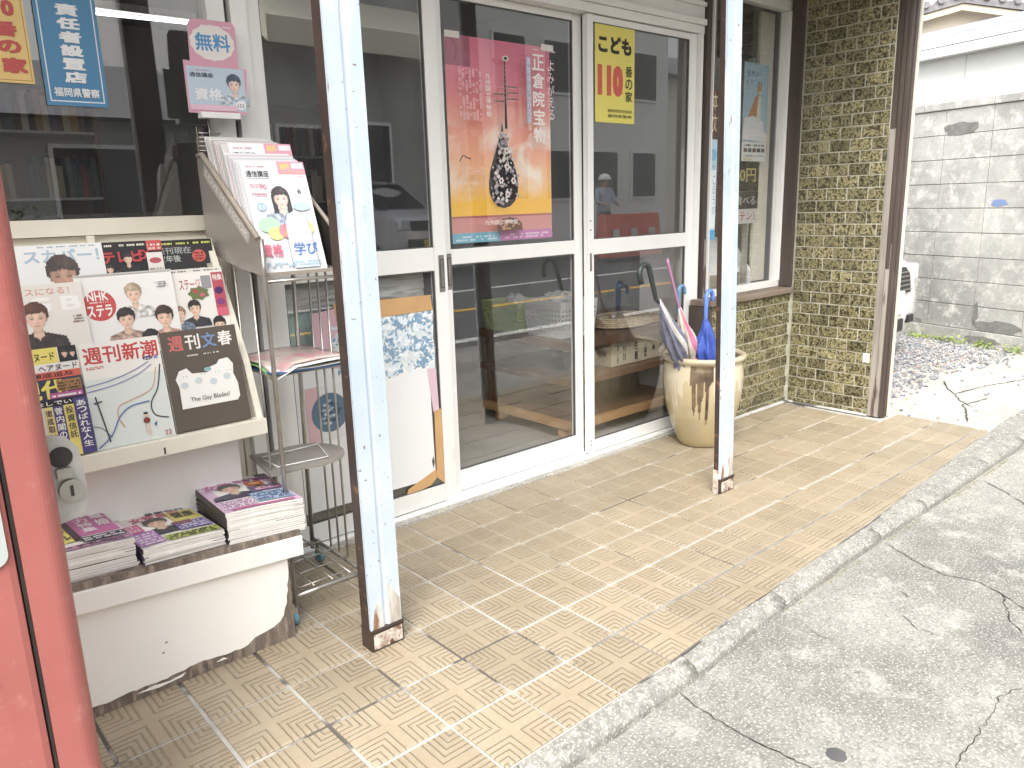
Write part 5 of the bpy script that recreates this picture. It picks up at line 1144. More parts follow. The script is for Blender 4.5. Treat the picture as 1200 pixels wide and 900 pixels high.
c = mixc(t, math_(t, 'MULTIPLY', noise(t, co, 9, 6, lo=.4, hi=.7), .35), at_.outputs[0], (.50, .38, .20)); t.links.new(c, b.inputs['Base Color']); b.inputs['Roughness'].default_value = .22; b.inputs['Coat Weight'].default_value = .4
bump(t, b, noise(t, co, 14, 4), .12, .004); MATS['pot_glaze'] = m; b_.mat('pot_glaze')
b_.lathe(pf, NP); 
po = b_.build('vessel', local=True); po.parent = pot; LOC[po.name] = Vector()
rn = random.Random(12); drip = []
for j in range(NP): drip.append([.355, 0])
def add_drip(deg, ln, wd, dark):
    c_ = int(deg / 360 * NP)
    for k in range(-3, 4):
        w_ = max(0, 1 - (abs(k) / (wd)) ** 2)
        if w_ > 0:
            i = (c_ + k) % NP
            if .355 - ln * w_ ** .35 < drip[i][0]: drip[i] = [.355 - ln * w_ ** .35, dark]
# angles: 230 deg faces the street on the camera side
for deg in range(0, 360, 6):
    dk = 1 if (198 <= deg <= 229 or 318 <= deg <= 342) else 0
    if rn.random() < .85: add_drip(deg + rn.uniform(-1.5, 1.5), rn.uniform(.05, .17) * (1.15 if dk else 1), rn.choice((1.2, 1.6, 2.0)), dk)
add_drip(222, .22, 1.7, 1); add_drip(212, .19, 1.5, 1); add_drip(204, .16, 1.5, 1)
cols = po.data.color_attributes.new('glaze', 'FLOAT_COLOR', 'POINT')
vals = []
for (r_, z) in pf:
    for j in range(NP):
        deg = j / NP * 360; vx = mnoise.noise(Vector((math.cos(j / NP * 6.283) * 2, math.sin(j / NP * 6.283) * 2, z * 6)))
        g0 = max(0, min(1, (z - .02) / .30)); base = [(.36 + .08 * vx) * (1 - g0) + .50 * g0, (.295 + .06 * vx) * (1 - g0) + .42 * g0, .17 * (1 - g0) + .27 * g0]
        top = .365 + .02 * mnoise.noise(Vector((deg * .12, 3, 1)))
        dk = (197 <= deg <= 231) or (316 <= deg <= 344)
        col = base
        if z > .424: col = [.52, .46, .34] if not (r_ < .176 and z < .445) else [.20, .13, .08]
        elif z > .34 + (.01 * math.sin(deg * .5)): col = [.05, .035, .03] if dk else [.62, .56, .43]
        elif z > drip[j][0]: col = [.055, .03, .022] if drip[j][1] else [.62, .56, .43]
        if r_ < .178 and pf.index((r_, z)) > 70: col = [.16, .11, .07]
        vals += [col[0], col[1], col[2], 1]
cols.data.foreach_set('color', vals)
def fabric_mat(name, c, c2=None): return M(name, c, c2 or tuple(x * .8 for x in c), 20, rough=.75, bmp=.3, bscale=60)
def umbrella(label, top, shaft, fab_top, bottom, rmax, hc, fc, hook, hooklen=1.0, tie='white_strap', seed=1, twotone=None, hr_=.0085):
    t_ = thing('umbrella', label, 'umbrella', tuple(bottom), 'umbrellas standing in the glazed pot')
    top, shaft, fab_top, bottom = map(Vector, (top, shaft, fab_top, bottom)); ax_ = (fab_top - bottom).normalized(); hd = Vector(hook).normalized()
    hr = .032 * hooklen; pts = []
    c0 = top + hd * 0
    # J handle: straight up, over and down
    up = (top - shaft).normalized(); side = (hd - up * hd.dot(up)).normalized(); cc = top - up * hr + side * hr
    pts = [fab_top - ax_ * .02, shaft, cc - side * hr - up * hr * .6]
    for i in range(11): a = math.pi * (1 - i / 10); pts.append(cc + side * math.cos(a) * hr + up * math.sin(a) * hr)
    pts.append(cc + side * hr - up * hr * .7)
    B(hc).tube(pts, [hr_ * .55, hr_ * .8] + [hr_] * (len(pts) - 2), 12).build('handle', parent=t_)
    B('steel').tube([bottom, fab_top], .004, 8).build('shaft', parent=t_)
    b_ = MB(); rn = random.Random(seed); n = 64; m_ = 22; L = (fab_top - bottom).length; a1 = ax_.cross(Vector((0, 1, 0))).normalized(); a2 = ax_.cross(a1)
    ms = [fc, twotone or fc]
    for mm in ms: b_.mat(mm)
    k0 = len(b_.v)
    for i in range(m_ + 1):
        u = i / m_; c_ = fab_top.lerp(bottom, u)
        R_ = rmax * (.16 + .84 * min(1, (u / .42)) ** .8) * (1 - .55 * max(0, (u - .5) / .5))
        if .62 < u < .68: R_ *= .80
        for j in range(n):
            th = 2 * math.pi * j / n + u * 1.4
            fold = 1 + .30 * math.sin(th * 8 + 2 * math.sin(u * 3 + seed)) * min(1, u * 3) + .10 * mnoise.noise(Vector((math.cos(th) * 2, math.sin(th) * 2, u * 5 + seed * 3)))
            sag = .012 * mnoise.noise(Vector((u * 4, seed, th * .3)))
            b_.v.append(tuple(c_ + (a1 * math.cos(th) + a2 * math.sin(th)) * (R_ * fold + sag)))
    for i in range(m_):
        for j in range(n):
            b_.cur = 1 if (twotone and (i > m_ * .82 or (j // 8) % 8 == 1)) else 0
            j2 = (j + 1) % n; b_.face((k0 + i * n + j, k0 + i * n + j2, k0 + (i + 1) * n + j2, k0 + (i + 1) * n + j), True)
    b_.face([k0 + j for j in range(n)]); b_.face([k0 + m_ * n + j for j in range(n)])
    b_.build('canopy_fabric', parent=t_)
    if tie:
        c_ = fab_top.lerp(bottom, .64); B(tie).tube([c_ + ax_ * .008, c_ - ax_ * .008], rmax * .80, 24).build('strap', parent=t_)
    return t_
fabric_mat('navy_fabric', (.13, .135, .19), (.23, .235, .31)); fabric_mat('white_fabric', (.70, .68, .66)); fabric_mat('cream_fabric', (.72, .66, .58), (.58, .52, .44)); fabric_mat('blue_fabric', (.07, .13, .48), (.04, .08, .34)); fabric_mat('teal_fabric', (.25, .42, .60)); fabric_mat('pink_fabric', (.70, .22, .36))
M('handle_black', (.035, .045, .045), rough=.35); M('handle_pink', (.42, .22, .36), rough=.3); M('handle_teal', (.13, .28, .45), rough=.3); M('handle_blue', (.14, .26, .70), rough=.3); M('white_strap', (.72, .72, .72), rough=.6)
umbrella('umbrella with thick black hooked handle and navy and white folded fabric', (1.205, .86, .925), (1.268, .86, .752), (1.290, .86, .745), (1.565, .87, .28), .040, 'handle_black', 'navy_fabric', (-1, -.1, 0), 1.25, None, 1, 'white_fabric', .0125)
umbrella('umbrella with thin pink handle and cream fabric tied above the pot rim', (1.372, .88, .915), (1.450, .87, .700), (1.452, .87, .695), (1.60, .87, .30), .036, 'handle_pink', 'cream_fabric', (.5, .3, -.2), .42, None, 5, 'pink_fabric', .0075)
umbrella('umbrella with light blue hook handle behind the royal blue one', (1.512, .92, .785), (1.512, .92, .66), (1.515, .92, .655), (1.66, .90, .28), .036, 'handle_teal', 'teal_fabric', (1, 0, 0), .75, None, 9)
umbrella('short royal blue umbrella with matching curved blue handle', (1.622, .84, .755), (1.622, .84, .62), (1.624, .84, .625), (1.655, .84, .25), .052, 'handle_blue', 'blue_fabric', (1, .1, 0), .95, None, 13, None, .011)

# ================================================================== BEHIND THE LEFT DOOR LEAF
def flat(name, label, cat, poly, y, mat, th=.002, group=None, prn=None):
    b_ = B(mat).prism([(x, y, z) for x, z in poly], (0, th, 0)); return b_.build(name, label=label, cat=cat, group=group)
def crumple(name, label, cat, x0, x1, z0, z1, y, mat, amp, seed, group=None, n=26):
    vs = []; fs = []
    for i in range(n + 1):
        for j in range(n + 1):
            u, v = i / n, j / n; q = Vector((u * 5, v * 5, seed)); e = 1 - (max(abs(u - .5), abs(v - .5)) * 2) ** 6
            d = amp * (abs(mnoise.noise(q)) + .6 * abs(mnoise.noise(q * 2.3)) + .5 * abs(mnoise.noise(q * 5)))
            vs.append((x0 + (x1 - x0) * u + .006 * mnoise.noise(q * 1.7), y - d * e + amp, z0 + (z1 - z0) * v + .008 * mnoise.noise(q * 1.3)))
    for i in range(n):
        for j in range(n): q = i * (n + 1) + j; fs.append((q, q + n + 1, q + n + 2, q + 1))
    nv = len(vs); vs += [(x, y + amp + .0005, z) for x, _, z in vs]; fs += [tuple(nv + a for a in reversed(f)) for f in fs]
    return B(mat).add(vs, fs, True).build(name, label=label, cat=cat, group=group)
M('plastic_white', (.85, .85, .84), (.60, .60, .58), 9, rough=.3); M('plastic_teal', (.38, .60, .54), (.5, .66, .62), 9, rough=.4); M('plastic_grey', (.52, .52, .48), (.66, .65, .6), 8, rough=.35)
m, t, b = base_mat('floral_print'); co = coords(t); f = noise(t, co, 26, 3, .5, lo=.47, hi=.53, dist=1.4); c = mixc(t, f, (.66, .72, .76), (.20, .33, .46)); f = noise(t, co, 60, 2, .5, lo=.55, hi=.6, dist=1); c = mixc(t, f, c, (.80, .82, .82))
t.links.new(c, b.inputs['Base Color']); b.inputs['Roughness'].default_value = .35; MATS['floral_print'] = m
crumple('plastic_bag', 'crumpled greyish white plastic bag behind the left leaf just under its middle rail', 'bag', -.365, .235, .84, .952, 1.150, 'plastic_grey', .030, 3)
crumple('plastic_bag', 'pale teal plastic wrapping behind the left leaf and the brochure rack', 'bag', -.372, -.20, .25, .90, 1.175, 'plastic_teal', .03, 8)
crumple('paper_packet', 'blue and white floral patterned packet on the left leaf below the cardboard strip', 'packet', -.225, .222, .555, .80, 1.1015, 'floral_print', .010, 5)
flat('cardboard_strip', 'horizontal brown cardboard strip taped across the left door leaf', 'cardboard', [(-.20, .865), (.214, .858), (.222, .80), (-.19, .795)], 1.1085, 'cardboard', .002)
flat('paper_sheet', 'pink sheet behind the left leaf left of the floral packet', 'paper', [(-.29, .84), (-.18, .85), (-.17, .55), (-.28, .54)], 1.1095, ink('E8B8C8'), .001)
flat('paper_sheet', 'large plain white sheet filling the lower left door pane', 'paper', [(-.372, .66), (.190, .585), (.196, .15), (.10, .125), (-.372, .13)], 1.1092, ink('F7F8F9'), .001)
p = Print(.17, .20); p.rect(0, 0, 1, 1, 'EEF0F2'); p.rect(.0, 0, .30, 1, 'EDBFC4'); p.ell(.52, .5, .42, .42, '5D7F9E', 30); 
for i in range(22): a = i * 2.4; p.ell(.52 + .03 * i ** .5 * 2 * math.cos(a) * .8, .5 + .05 * i ** .5 * math.sin(a), .05, .03, rn.choice(('C8D4DC', 'A8BCCC', '3E5C7C')), 7, wob=.3)
sheet('printed_leaflet', 'leaflet with a round blue photo and pink edge behind the left leaf', 'leaflet', p, (-.335, 1.1078, .385), (1, 0, 0), (0, 0, 1), th=.0008)
flat('paper_sheet', 'narrow pink slip at the right of the large white sheet', 'paper', [(.180, .575), (.222, .57), (.228, .40), (.200, .395)], 1.1082, ink('E9C4D4'), .0008)
flat('cardboard_strip', 'upright brown cardboard strip at the lower right corner of the left leaf', 'cardboard', [(.203, .40), (.236, .405), (.236, .092), (.200, .125)], 1.1060, 'cardboard')
flat('cardboard_strip', 'torn brown cardboard strip lying along the bottom of the left leaf', 'cardboard', [(.055, .092), (.060, .110), (.198, .160), (.199, .124), (.17, .1), (.12, .092)], 1.1062, 'cardboard')
flat('dark_tear', 'small dark tear at the edge of the large white sheet', 'tear', [(.180, .20), (.190, .215), (.194, .19), (.186, .165)], 1.1084, 'aluminium_dark', .0005)  # dark sliver laid over the sheet where its edge is torn

# ================================================================== INSIDE THE SHOP
ben = thing('display_bench', 'low three-tier wooden display bench inside the sliding doors', 'bench', (1.7, 1.6, .012))
bxl, bxr, byf, byb = 1.14, 2.30, 1.27, 1.98
for z0, z1, mt in ((.075, .115, 'wood_light'), (.300, .335, 'wood_mid'), (.480, .525, 'wood_mid')):
    B(mt).box(bxl, bxr, byf, byf + .035, z0, z1, bev=.003).build('front_rail', parent=ben); B(mt).box(bxl, bxl + .035, byf + .0355, byb, z0, z1, bev=.003).build('side_rail', parent=ben)
    B('wood_mid').box(bxl + .036, bxr, byf + .036, byb, z1 - .018, z1 - .003).build('shelf', parent=ben)
for (x, y) in ((bxl + .06, byb - .1), (bxl + .05, byf + .1), (bxr - .05, byf + .1), (bxr - .05, byb - .1)): B('wood_light').lathe([(.022, .0), (.036, .01), (.038, .04), (.026, .06), (.03, .063)], 16, (x, y, .012)).build('leg', parent=ben)
for x in (bxr - .03,): B('wood_mid').box(x, x + .03, byf + .04, byf + .07, .116, .48).build('upright', parent=ben)
B('wood_mid').box(bxl + .04, bxl + .07, byb - .04, byb - .01, .116, .48).build('upright', parent=ben); B('wood_mid').box(bxl + .6, bxl + .63, byb - .04, byb - .01, .116, .48).build('upright', parent=ben)
def basket(label, x, y, z, w, d, h, mat, rot):
    t_ = thing('plastic_basket', label, 'basket', (x, y, z)); m4 = Matrix.Translation((x, y, z)) @ Matrix.Rotation(rot, 4, 'Z')
    tp = 1.12
    B(mat).prism([(-w / 2, -d / 2, 0), (w / 2, -d / 2, 0), (w / 2, d / 2, 0), (-w / 2, d / 2, 0)], (0, 0, .004), M4=m4).build('base', parent=t_)
    def wall(p0, p1, nx):
        b_ = B(mat); P0, P1 = Vector(p0), Vector(p1); n = 11
        def pt(u, v): k = 1 + (tp - 1) * v; q = P0.lerp(P1, u); return m4 @ Vector((q.x * k, q.y * k, v * h))
        def bar(u0, v0, u1, v1):
            a = [pt(u0, v0), pt(u1, v0), pt(u1, v1), pt(u0, v1)]; nrm = m4.to_3x3() @ Vector(nx) * .003; vs = a + [q + nrm for q in a]; b_.add(vs, [(0, 1, 2, 3), (7, 6, 5, 4), (0, 4, 5, 1), (1, 5, 6, 2), (2, 6, 7, 3), (3, 7, 4, 0)])
        for i in range(n + 1): bar(max(0, i / n - .022), .06, min(1, i / n + .022), .86)
        for j in range(7): v = .03 + j * .125; bar(0, v, 1, v + (.06 if 0 < j < 6 else .10))
        bar(0, .86, 1, 1.0); return b_.build('mesh_side', parent=t_)
    c4 = [(-w / 2, -d / 2, 0), (w / 2, -d / 2, 0), (w / 2, d / 2, 0), (-w / 2, d / 2, 0)]
    for i, nx in enumerate(((0, -1, 0), (1, 0, 0), (0, 1, 0), (-1, 0, 0))): wall(c4[i], c4[(i + 1) % 4], nx)
    return t_
M('basket_green', (.50, .62, .25), rough=.4); M('basket_white', (.82, .82, .80), rough=.4)
basket('green perforated plastic basket at the left end of the indoor bench', 1.265, 1.80, .523, .22, .26, .16, 'basket_green', .0)
basket('white perforated plastic basket full of plastic bags on the indoor bench', 1.300, 1.50, .523, .235, .24, .185, 'basket_white', .0)
def bagblob(label, c_, r_, seed, mat='plastic_white'):
    bm = bmesh.new(); bmesh.ops.create_icosphere(bm, subdivisions=4, radius=1); vs = []
    for v in bm.verts: n_ = 1 + .45 * abs(mnoise.noise(v.co * 2 + Vector((seed, 0, 0)))) + .3 * abs(mnoise.noise(v.co * 5)); q = v.co * n_; vs.append((c_[0] + q.x * r_[0], c_[1] + q.y * r_[1], c_[2] + q.z * r_[2]))
    fs = [[v.index for v in f.verts] for f in bm.faces]; bm.free(); return B(mat).add(vs, fs).build('plastic_bag', label=label, cat='bag', group='plastic bags in the baskets')
bagblob('crumpled white plastic bag heaped above the white basket', (1.30, 1.50, .69), (.085, .085, .045), 1); bagblob('clear crumpled bag tip rising from the green basket', (1.25, 1.78, .66), (.05, .06, .05), 5)
# carton on the middle shelf
M('carton', (.56, .50, .36), (.5, .44, .32), 5, rough=.7)
ct = thing('carton', 'beige carton with black upright lettering on the bench\'s middle shelf', 'box', (1.72, 1.42, .336))
B('carton').box(1.50, 1.98, 1.33, 1.62, .336, .465, bev=.003).build('box_body', parent=ct)
p = Print(.47, .125); p.text('生', .38, .55, .44, .92, '2A2622', .04); p.text('姜', .38, .10, .44, .50, '2A2622', .04); p.scrib(.08, .1, .12, .9, 1, '4A443A', vert=True); p.scrib(.18, .2, .24, .8, 2, '4A443A', vert=True); p.scrib(.55, .1, .62, .9, 1, '4A443A', vert=True); p.rect(.70, .4, .74, .6, '2A2622')
q = p.b.build('printing', local=True); place(q, (1.505, 1.3285, .338), (1, 0, 0), (0, 0, 1)); bpy.context.view_layer.update(); q.parent = ct; q.matrix_parent_inverse = Matrix.Translation(-LOC[ct.name])
tn = thing('tin_basin', 'dull metal basin beside the carton on the bench\'s middle shelf', 'basin', (1.38, 1.45, .336)); B('galvanised').lathe([(.07, 0), (.09, .10), (.095, .105), (.088, .1), (.066, .006)], 28, (1.38, 1.45, .336)).build('bowl', parent=tn)
M('wicker', (.52, .42, .28), (.36, .28, .18), 60, rough=.8, bmp=.6, bscale=90)
wk = thing('wicker_tray', 'flat woven wicker tray on the bench top behind the right door', 'tray', (1.72, 1.45, .525)); b_ = B('wicker')
for k in range(5): b_.tube([(1.72 + (.20 - .004 * k) * math.cos(a), 1.45 + (.13 - .004 * k) * math.sin(a), .535 + k * .010) for a in [i * math.pi / 20 for i in range(41)]], .006, 6)
b_.build('rim', parent=wk); b_ = B('wicker')
for k in range(22): x = -.19 + k * .018; hh = .125 * math.sqrt(max(0, 1 - (x / .2) ** 2)); b_.box(1.72 + x, 1.72 + x + .012, 1.45 - hh, 1.45 + hh, .527 + (k % 2) * .002, .531 + (k % 2) * .002)
b_.build('weave', parent=wk)
B('wood_light').box(1.60, 2.15, 1.36, 1.50, .526, .548, bev=.002).build('wood_board', label='pale wooden board on the bench top behind the right door', cat='board')
# shelves of books deep inside
bk_mats = [ink(c) for c in ('6A4038', 'A83A34', '3A4A6A', 'C8B890', '4A6A58', '8A8478', 'D8D0C0', '6A5A7A', '2A2A30', 'B8843A')]
def bookcase(label, x0, x1, y, zs, glabel):
    t_ = thing('bookcase', label, 'bookcase', ((x0 + x1) / 2, y, .012))
    B('wood_mid').box(x0, x0 + .02, y, y + .28, .012, 2.0).build('side', parent=t_); B('wood_mid').box(x1 - .02, x1, y, y + .28, .012, 2.0).build('side', parent=t_); B('wood_mid').box(x0 + .021, x1 - .021, y + .26, y + .28, .012, 2.0).build('back', parent=t_)
    for z in zs: B('galvanised').box(x0 + .021, x1 - .021, y, y + .258, z - .015, z).build('shelf', parent=t_)
    rn = random.Random(int(x0 * 10))
    for k, z in enumerate(zs):
        x = x0 + .03
        while x < x1 - .06:
            w_ = rn.uniform(.02, .05); h_ = rn.uniform(.19, .26)
            MB().mat(rn.choice(bk_mats)).box(x, x + w_ - .001, y + .02, y + .18, z + .0005, z + h_).build('book', label=glabel % ('lower', 'middle', 'upper', 'top')[min(k, 3)], cat='book', group='books on the indoor shelves'); x += w_
bookcase('indoor bookcase seen dimly behind the display window', -.95, -.05, 4.3, (.9, 1.3, 1.7), 'book standing on the %s shelf of the bookcase behind the display window')
bookcase('indoor bookcase behind the left sliding door', .9, 1.7, 4.6, (.9, 1.25, 1.6), 'book standing on the %s shelf of the bookcase behind the sliding doors')
lt = thing('ceiling_light', 'lit fluorescent tube on the shop ceiling seen through the display window', 'light', (.13, 3.75, 2.33)); B('tube_light').tube([(-.20, 3.78, 2.30), (.42, 3.73, 2.30)], .008, 10).build('tube', parent=lt); B('aluminium').box(-.22, .44, 3.72, 3.79, 2.318, 2.36).build('housing', parent=lt)
B('steel').tube([(.1, 3.755, 2.36), (.1, 3.755, 2.55)], .005, 6).build('hanger', parent=lt)

# ================================================================== RIGHT WINDOW CONTENTS
p = Print(.235, .50); p.rect(0, 0, 1, 1, 'A9D3E8'); p.rect(0, 0, 1, .20, 'F2F2F0'); p.text('世界が', .12, .86, .60, .92, '3A5AA8', .01); p.text('もう', .08, .78, .34, .83, '3A5AA8', .01)
p.poly([(.15, .42), (.55, .44), (.72, .50), (.66, .62), (.60, .70), (.46, .66), (.34, .56)], 'C9823A'); p.ell(.62, .74, .10, .09, 'D09048', 14); p.poly([(.55, .78), (.58, .84), (.63, .79)], '9A5A24'); p.poly([(.66, .79), (.70, .83), (.72, .77)], '9A5A24'); p.ell(.66, .71, .05, .04, 'F0E0C8', 10); p.rect(.60, .75, .62, .76, '2A1A10'); p.rect(.68, .75, .70, .76, '2A1A10'); p.poly([(.52, .44), (.70, .44), (.70, .66), (.60, .68)], 'F0E4D4')
p.poly([(.0, .30), (.9, .30), (.8, .42), (.4, .47), (.05, .44)], 'EEF0F4'); p.poly([(0, .22), (1, .20), (1, .30), (.5, .33), (0, .32)], 'F4F4F4'); p.scrib(.08, .155, .9, .185, 1, '6A6A70'); 
for k, c_ in enumerate(('8A6A4A', '5A7A8A', '7A5A4A', '4A5A4A', '8A7A6A')): p.rect(.06 + k * .18, .095, .20 + k * .18, .135, c_)
p.scrib(.1, .05, .9, .07, 1, '8AA0B0'); p.rect(.05, .015, .4, .035, 'E8E0A8')
sheet('poster', 'pale blue poster with a sitting tan dog inside the right-hand window', 'poster', p, (2.275, 1.098, 1.375), (1, 0, 0), (0, 0, 1), th=.0008)
bd_ = thing('price_board', 'black board with yellow yen lettering and white chalk kana in the right window', 'sign', (2.33, 1.10, 1.045))
p = Print(.25, .325); p.rect(0, 0, 1, 1, '2C2A22'); p.text('10円', .12, .68, .88, .90, 'D8C46A', .01); p.rect(0, .26, 1, .48, '18181A'); p.text('食べる', .14, .30, .90, .46, 'C8C8C8', .0); p.rect(0, 0, 1, .24, 'D8D4D2'); p.text('テン！', .30, .05, .88, .19, 'B82848', .03)
o = B('black_paint').box(0, .25, 0, .325, -.008, 0).build('board', local=True); q = p.b.build('printed_face', local=True); q.parent = o; place(o, (2.205, 1.100, 1.045), (1, 0, 0), (0, 0, 1)); bpy.context.view_layer.update(); o.parent = bd_; o.matrix_parent_inverse = Matrix.Translation(-LOC[bd_.name])
cm = thing('copy_machine', 'white copy machine with sloping grey front inside the right-hand window', 'copier', (2.40, 1.4, .012))
B('car_white').prism([(2.05, 1.14, .012), (2.05, 1.14, .78), (2.05, 1.28, .97), (2.05, 1.60, .97), (2.05, 1.60, .012)], (.40, 0, 0)).build('cabinet', parent=cm); B('taupe').prism([(2.08, 1.138, .66), (2.08, 1.138, .775), (2.08, 1.275, .962), (2.08, 1.282, .955), (2.08, 1.15, .77), (2.08, 1.15, .66)], (.28, 0, 0)).build('control_slope', parent=cm)
B('car_white').prism([(2.42, 1.12, .70), (2.42, 1.12, .78), (2.42, 1.27, .99), (2.42, 1.30, .97), (2.42, 1.16, .70)], (.03, 0, 0)).build('side_fin', parent=cm)
p = Print(.060, .50); p.rect(0, 0, 1, 1, 'B8DCF0'); p.rect(0, 0, 1, .1, '4AA8E0'); p.ell(.5, .85, .5, .5, '7CC0E8', 12); p.ell(.2, .6, .4, .3, 'E8F4FA', 12); p.scrib(.15, .15, .8, .75, 3, '8AA8C8', vert=True); p.rect(.1, .12, .9, .7, 'E4F0F6'); p.text('こほうび', .5, .25, .85, .65, '5A88B8', -.01, vert=True)
sheet('narrow_banner', 'narrow blue and white banner beside the dark post in the right window', 'banner', p, (1.956, 1.0745, .975), (1, 0, 0), (0, 0, 1), th=.0008)
p = Print(.05, .22); p.rect(0, 0, 1, 1, '6E4A42'); p.text('本文', .12, .04, .90, .98, 'E8DCB0', .0, vert=True)
sheet('window_sign', 'maroon strip with pale two-character vertical lettering beside the dark post', 'sign', p, (1.962, 1.0740, 1.495), (1, 0, 0), (0, 0, 1), th=.0008)
sh2 = thing('hanging_bundle', 'dark shrink-wrapped goods hanging at the top of the right window', 'goods', (2.42, 1.3, 1.75)); B('car_dark').box(2.30, 2.52, 1.2, 1.3, 1.92, 2.25, bev=.02).build('bundle', parent=sh2)
B('steel').tube([(2.41, 1.25, 2.24), (2.41, 1.25, 2.55)], .004, 6).build('cord', parent=sh2)

# ================================================================== ACROSS THE STREET (seen in the glass)
M('far_grey', (.50, .50, .48), (.42, .42, .41), 1, rough=.8); M('far_cream', (.75, .72, .62), rough=.8); M('far_white', (.82, .82, .80), rough=.8); M('awning', (.85, .80, .66), rough=.8); M('far_dark', (.08, .08, .085), rough=.4)
def building(label, x0, x1, y0, y1, h, mat, roof, wins, cat='building'):
    t_ = thing('building', label, cat, ((x0 + x1) / 2, y1, .04))
    B(mat).box(x0, x1, y0, y1, .04, h).build('wall', parent=t_)
    if roof: B('roof_tile').prism([(x0 - .4, y1 + .5, h), (x0 - .4, (y0 + y1) / 2, h + roof), (x0 - .4, y0 - .5, h)], (x1 - x0 + .8, 0, 0)).build('roof', parent=t_)
    for (a, c_, z0, z1) in wins:
        w_ = B('aluminium').box(a, c_, y1 + .002, y1 + .06, z0, z1).build('window', parent=t_); B('far_dark').box(a + .06, c_ - .06, y1 + .0605, y1 + .07, z0 + .06, z1 - .06).build('pane', parent=w_)
    return t_
building('single-storey grey house with dark tiled roof across the street', -6, 3.5, -16, -9.6, 2.55, 'far_grey', 1.3, ((-1.5, -.2, 1.0, 2.2), (1.2, 2.6, 1.0, 2.2)))
b2 = building('two-storey grey shopfront with cream awnings across the street', 4.0, 9.0, -17, -9.4, 6.4, 'far_grey', 0, ((4.6, 5.6, 1.0, 2.6), (6.0, 6.9, .3, 2.7)))
for (a, c_) in ((4.3, 5.5), (5.9, 7.6)):
    aw = B('awning').prism([(a, -9.38, 4.7), (a, -8.7, 4.15), (a, -8.7, 3.75), (a, -9.38, 4.2)], (c_ - a, 0, 0)).build('awning', parent=b2)
building('white apartment house with a row of windows across the street', 9.6, 16, -18, -10, 7, 'far_white', 0, [(10 + i * 1.5, 11 + i * 1.5, z, z + 1.2) for i in range(4) for z in (1.2, 3.6)])
building('cream house with tiled roof furthest right across the street', 17, 26, -19, -11, 4.5, 'far_cream', 1.6, [(18 + i * 2, 19.2 + i * 2, 1.2, 2.4) for i in range(4)])
building('low white garage across the street left of the grey house', -16, -7, -17, -10, 3.2, 'far_white', 0, ((-12, -10, 0.1, 2.4),))
b_ = MB(); hm = [M('hedge_a', (.10, .15, .05), rough=.7), M('hedge_b', (.17, .22, .08), rough=.7)]; rn = random.Random(6)
for _ in range(9000):
    x = rn.uniform(-6, 3.9); z = .04 + abs(rn.random()) * (1.1 + .5 * mnoise.noise(Vector((x, 0, 0)))); y = -8.9 + rn.uniform(-.3, .3); L = rn.uniform(.04, .10); a = rn.uniform(0, 6.3); b_.mat(rn.choice(hm)); p = Vector((x, y, z))
    d = Vector((math.cos(a), math.sin(a), rn.uniform(-.2, 1.2))) * L; e = Vector((-math.sin(a), math.cos(a), rn.uniform(-.3, .3))) * L * .35; b_.add([p, p + d * .5 + e, p + d, p + d * .5 - e], [(0, 1, 2, 3)])
b_.build('hedge_leaves', kind='stuff')
# grey minivan parked nose towards the shop
van = thing('parked_van', 'silver grey minivan with yellow plate parked across the street', 'van', (6.5, -8.6, .04))
prof2 = [(.10, .22), (.02, .30), (.0, .55), (.0, .80), (.03, .92), (.10, 1.00), (.35, 1.06), (.62, 1.12), (1.0, 1.45), (1.25, 1.62), (1.6, 1.68), (3.2, 1.66), (3.36, 1.5), (3.4, .8), (3.4, .3)]
vs, fs = carbody(1.48, 3.4, prof2, tumble=.14); M('van_paint', (.62, .61, .65), rough=.25, metal=.3, coat=.6)
mv = Matrix.Translation((6.62, -7.9, 0)) @ Matrix.Rotation(R(180 - 12), 4, 'Z')
b_ = B('van_paint').add([mv @ Vector(v) for v in vs], fs, True)
for side in (0, n9 - 1): ring = [mv @ Vector(vs[i * n9 + side]) for i in range(len(prof2))]; b_.add(ring, [tuple(range(len(ring)))])
b_.build('body', parent=van)
B('car_dark').box(-.42, .42, -.02, .05, .76, .93, M4=mv, bev=.01).build('grille', parent=van); B('car_dark').box(-.5, .5, -.02, .05, .42, .62, M4=mv, bev=.02).build('lower_intake', parent=van)
B(M('plate_yellow', (.72, .55, .10), rough=.4)).box(-.17, .17, -.035, -.021, .44, .60, M4=mv).build('number_plate', parent=van)
B('car_dark').add([mv @ Vector(v) for v in ((-.60, .66, 1.14), (.60, .66, 1.14), (.52, 1.20, 1.56), (-.52, 1.20, 1.56), (-.60, .63, 1.15), (.60, .63, 1.15), (.52, 1.18, 1.58), (-.52, 1.18, 1.58))], [(3, 2, 1, 0), (4, 5, 6, 7), (0, 1, 5, 4), (1, 2, 6, 5), (2, 3, 7, 6), (3, 0, 4, 7)]).build('windscreen', parent=van)
for sx in (-1, 1):
    B('lamp_lens').box(sx * .58 - .11, sx * .58 + .11, .0, .10, .78, .96, M4=mv, bev=.03).build('headlight', parent=van); B('steel').lathe([(.0, -.03), (.05, -.03), (.05, .03), (0, .03)], 12, (0, 0, 0), M4=mv @ Matrix.Translation((0, -.02, .84)) @ Matrix.Rotation(R(90), 4, 'X')).build('badge', parent=van) if sx == 1 else None
    for yy in (.7, 2.7): w_ = MB().mat('car_dark'); w_.tube([mv @ Vector((sx * .60, yy, .30)), mv @ Vector((sx * .745, yy, .30))], .27, 24); w_.build('wheel', parent=van)
